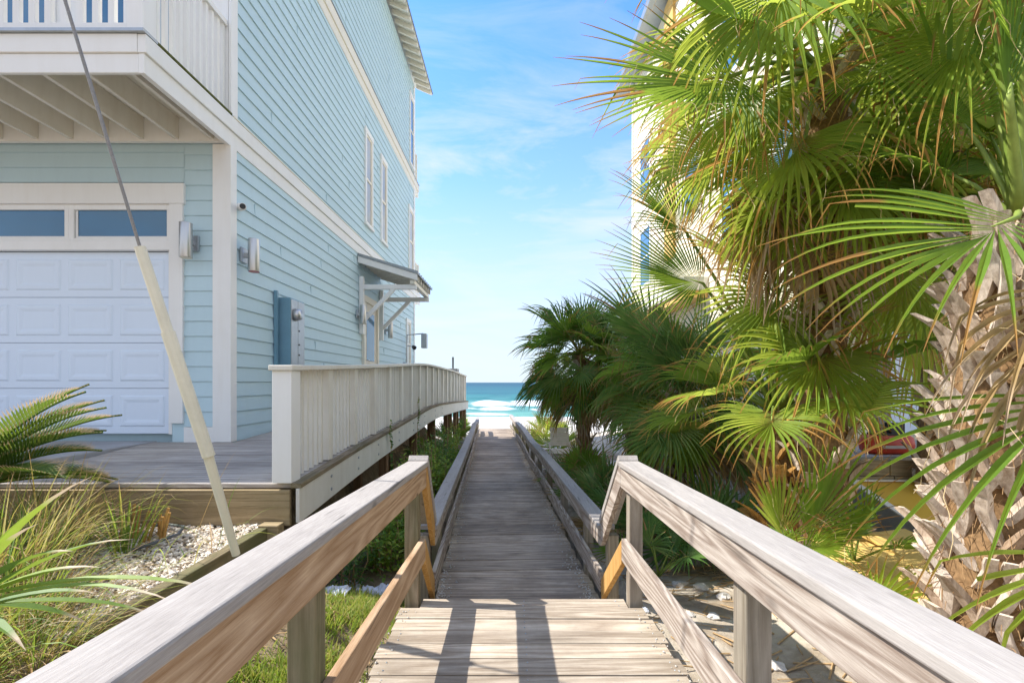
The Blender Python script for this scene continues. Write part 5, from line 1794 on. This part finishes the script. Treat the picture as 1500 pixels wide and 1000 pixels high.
bt = MB().box(1.135, 1.175, 2.66, 2.70, -0.1, -0.045)
tag(bt.build('bottle_cap', M['blue'], bevel=0.006), 'small blue plastic bit in the sand under the right handrail', 'litter')
# sand and leaf debris lying along the boardwalk edges
sdm = MB()
rg = random.Random(78)
for i in range(900):
    y = 3.9 + (rg.random() ** 1.6) * 10
    s_ = rg.choice((-1, 1))
    x = bx(y, s_ * (0.70 - abs(rg.gauss(0, 0.06))))
    stone(sdm, (x, y, bz(y) + 0.008), rg.uniform(0.004, 0.014), rg)
for i in range(160):
    y = rg.uniform(0.9, 3.0)
    x = rg.choice((-0.69, 0.85)) + rg.gauss(0, 0.04)
    stone(sdm, (x, y, zp(y) + 0.008), rg.uniform(0.003, 0.009), rg)
struct(sdm.build('sand_debris', M['rock']), 'stuff')

# ------------------------------------------------------------------ sun, sky, camera
S = Vector((-0.84, 0.085, 1.0)).normalized()
sun = bpy.data.lights.new('sun', 'SUN')
sun.energy = 2.0
sun.angle = R(0.5)
sun.color = (1.0, 0.95, 0.87)
so = bpy.data.objects.new('sun', sun)
so.rotation_euler = S.to_track_quat('Z', 'Y').to_euler()
so.location = S * 50
COL.objects.link(so)

w = bpy.data.worlds.new('World')
scene.world = w
w.use_nodes = True
nt = w.node_tree
bg = nt.nodes['Background']
sky = N(nt, 'ShaderNodeTexSky', sky_type='NISHITA')
sky.sun_disc = False
sky.sun_elevation = math.asin(S.z)
sky.sun_rotation = math.atan2(S.x, S.y)
sky.air_density = 1.0
sky.dust_density = 0.3
sky.ozone_density = 1.5
tc = N(nt, 'ShaderNodeTexCoord')
mp = N(nt, 'ShaderNodeMapping')
mp.inputs['Scale'].default_value = (1.4, 1.4, 7.0)
nt.links.new(tc.outputs['Generated'], mp.inputs[0])
cn = noise(nt, mp.outputs[0], 1.7, 8, 0.62, 0.6)
cl = ramp(nt, cn, [(0.42, (0, 0, 0)), (0.70, (0.85, 0.85, 0.85))])
sz = N(nt, 'ShaderNodeSeparateXYZ')
nt.links.new(tc.outputs['Generated'], sz.inputs[0])
band = ramp(nt, sz.outputs[2], [(0.0, (0.75, 0.75, 0.75)), (0.18, (0.5, 0.5, 0.5)), (0.42, (1, 1, 1)), (0.62, (0.35, 0.35, 0.35))])
fill_back = N(nt, 'ShaderNodeMapRange')  # unseen cloud cover overhead and behind the camera, added to lift shade fill
fill_back.inputs[1].default_value = 0.30
fill_back.inputs[2].default_value = -0.25
fill_back.inputs[4].default_value = 0.8
nt.links.new(sz.outputs[1], fill_back.inputs[0])
fill_cl = ramp(nt, cn, [(0.30, (0.25, 0.25, 0.25)), (0.55, (1, 1, 1))])
cf = mixc(nt, fill_back.outputs[0], mixc(nt, 1.0, cl, band, 'MULTIPLY'), fill_cl)
hor = ramp(nt, sz.outputs[2], [(0.0, (0.92, 0.92, 0.92)), (0.08, (0.85, 0.85, 0.85)), (0.25, (0.62, 0.62, 0.62)), (0.40, (0.22, 0.22, 0.22)), (0.6, (0, 0, 0))])
base = mixc(nt, 1.0, sky.outputs[0], (0.32, 0.51, 0.73), 'MULTIPLY')
base = mixc(nt, hor, base, (1.40, 1.54, 1.70))
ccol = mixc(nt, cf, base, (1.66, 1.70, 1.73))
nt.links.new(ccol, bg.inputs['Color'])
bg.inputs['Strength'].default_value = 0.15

cam = bpy.data.cameras.new('camera')
cam.sensor_width = 36
cam.lens = 36 * F / 1500
cam.shift_y = 60 / 1500
cam.clip_start = 0.05
cam.clip_end = 60000
co = bpy.data.objects.new('camera', cam)
co.location = (0, 0, EYE)
co.rotation_euler = (R(90), 0, 0)
COL.objects.link(co)
scene.camera = co
scene.view_settings.view_transform = 'Standard'
scene.view_settings.look = 'None'
scene.view_settings.exposure = 2.0
scene.view_settings.gamma = 1.0
scene.cycles.max_bounces = 8
scene.cycles.diffuse_bounces = 5
scene.cycles.transmission_bounces = 6
scene.cycles.use_denoising = True
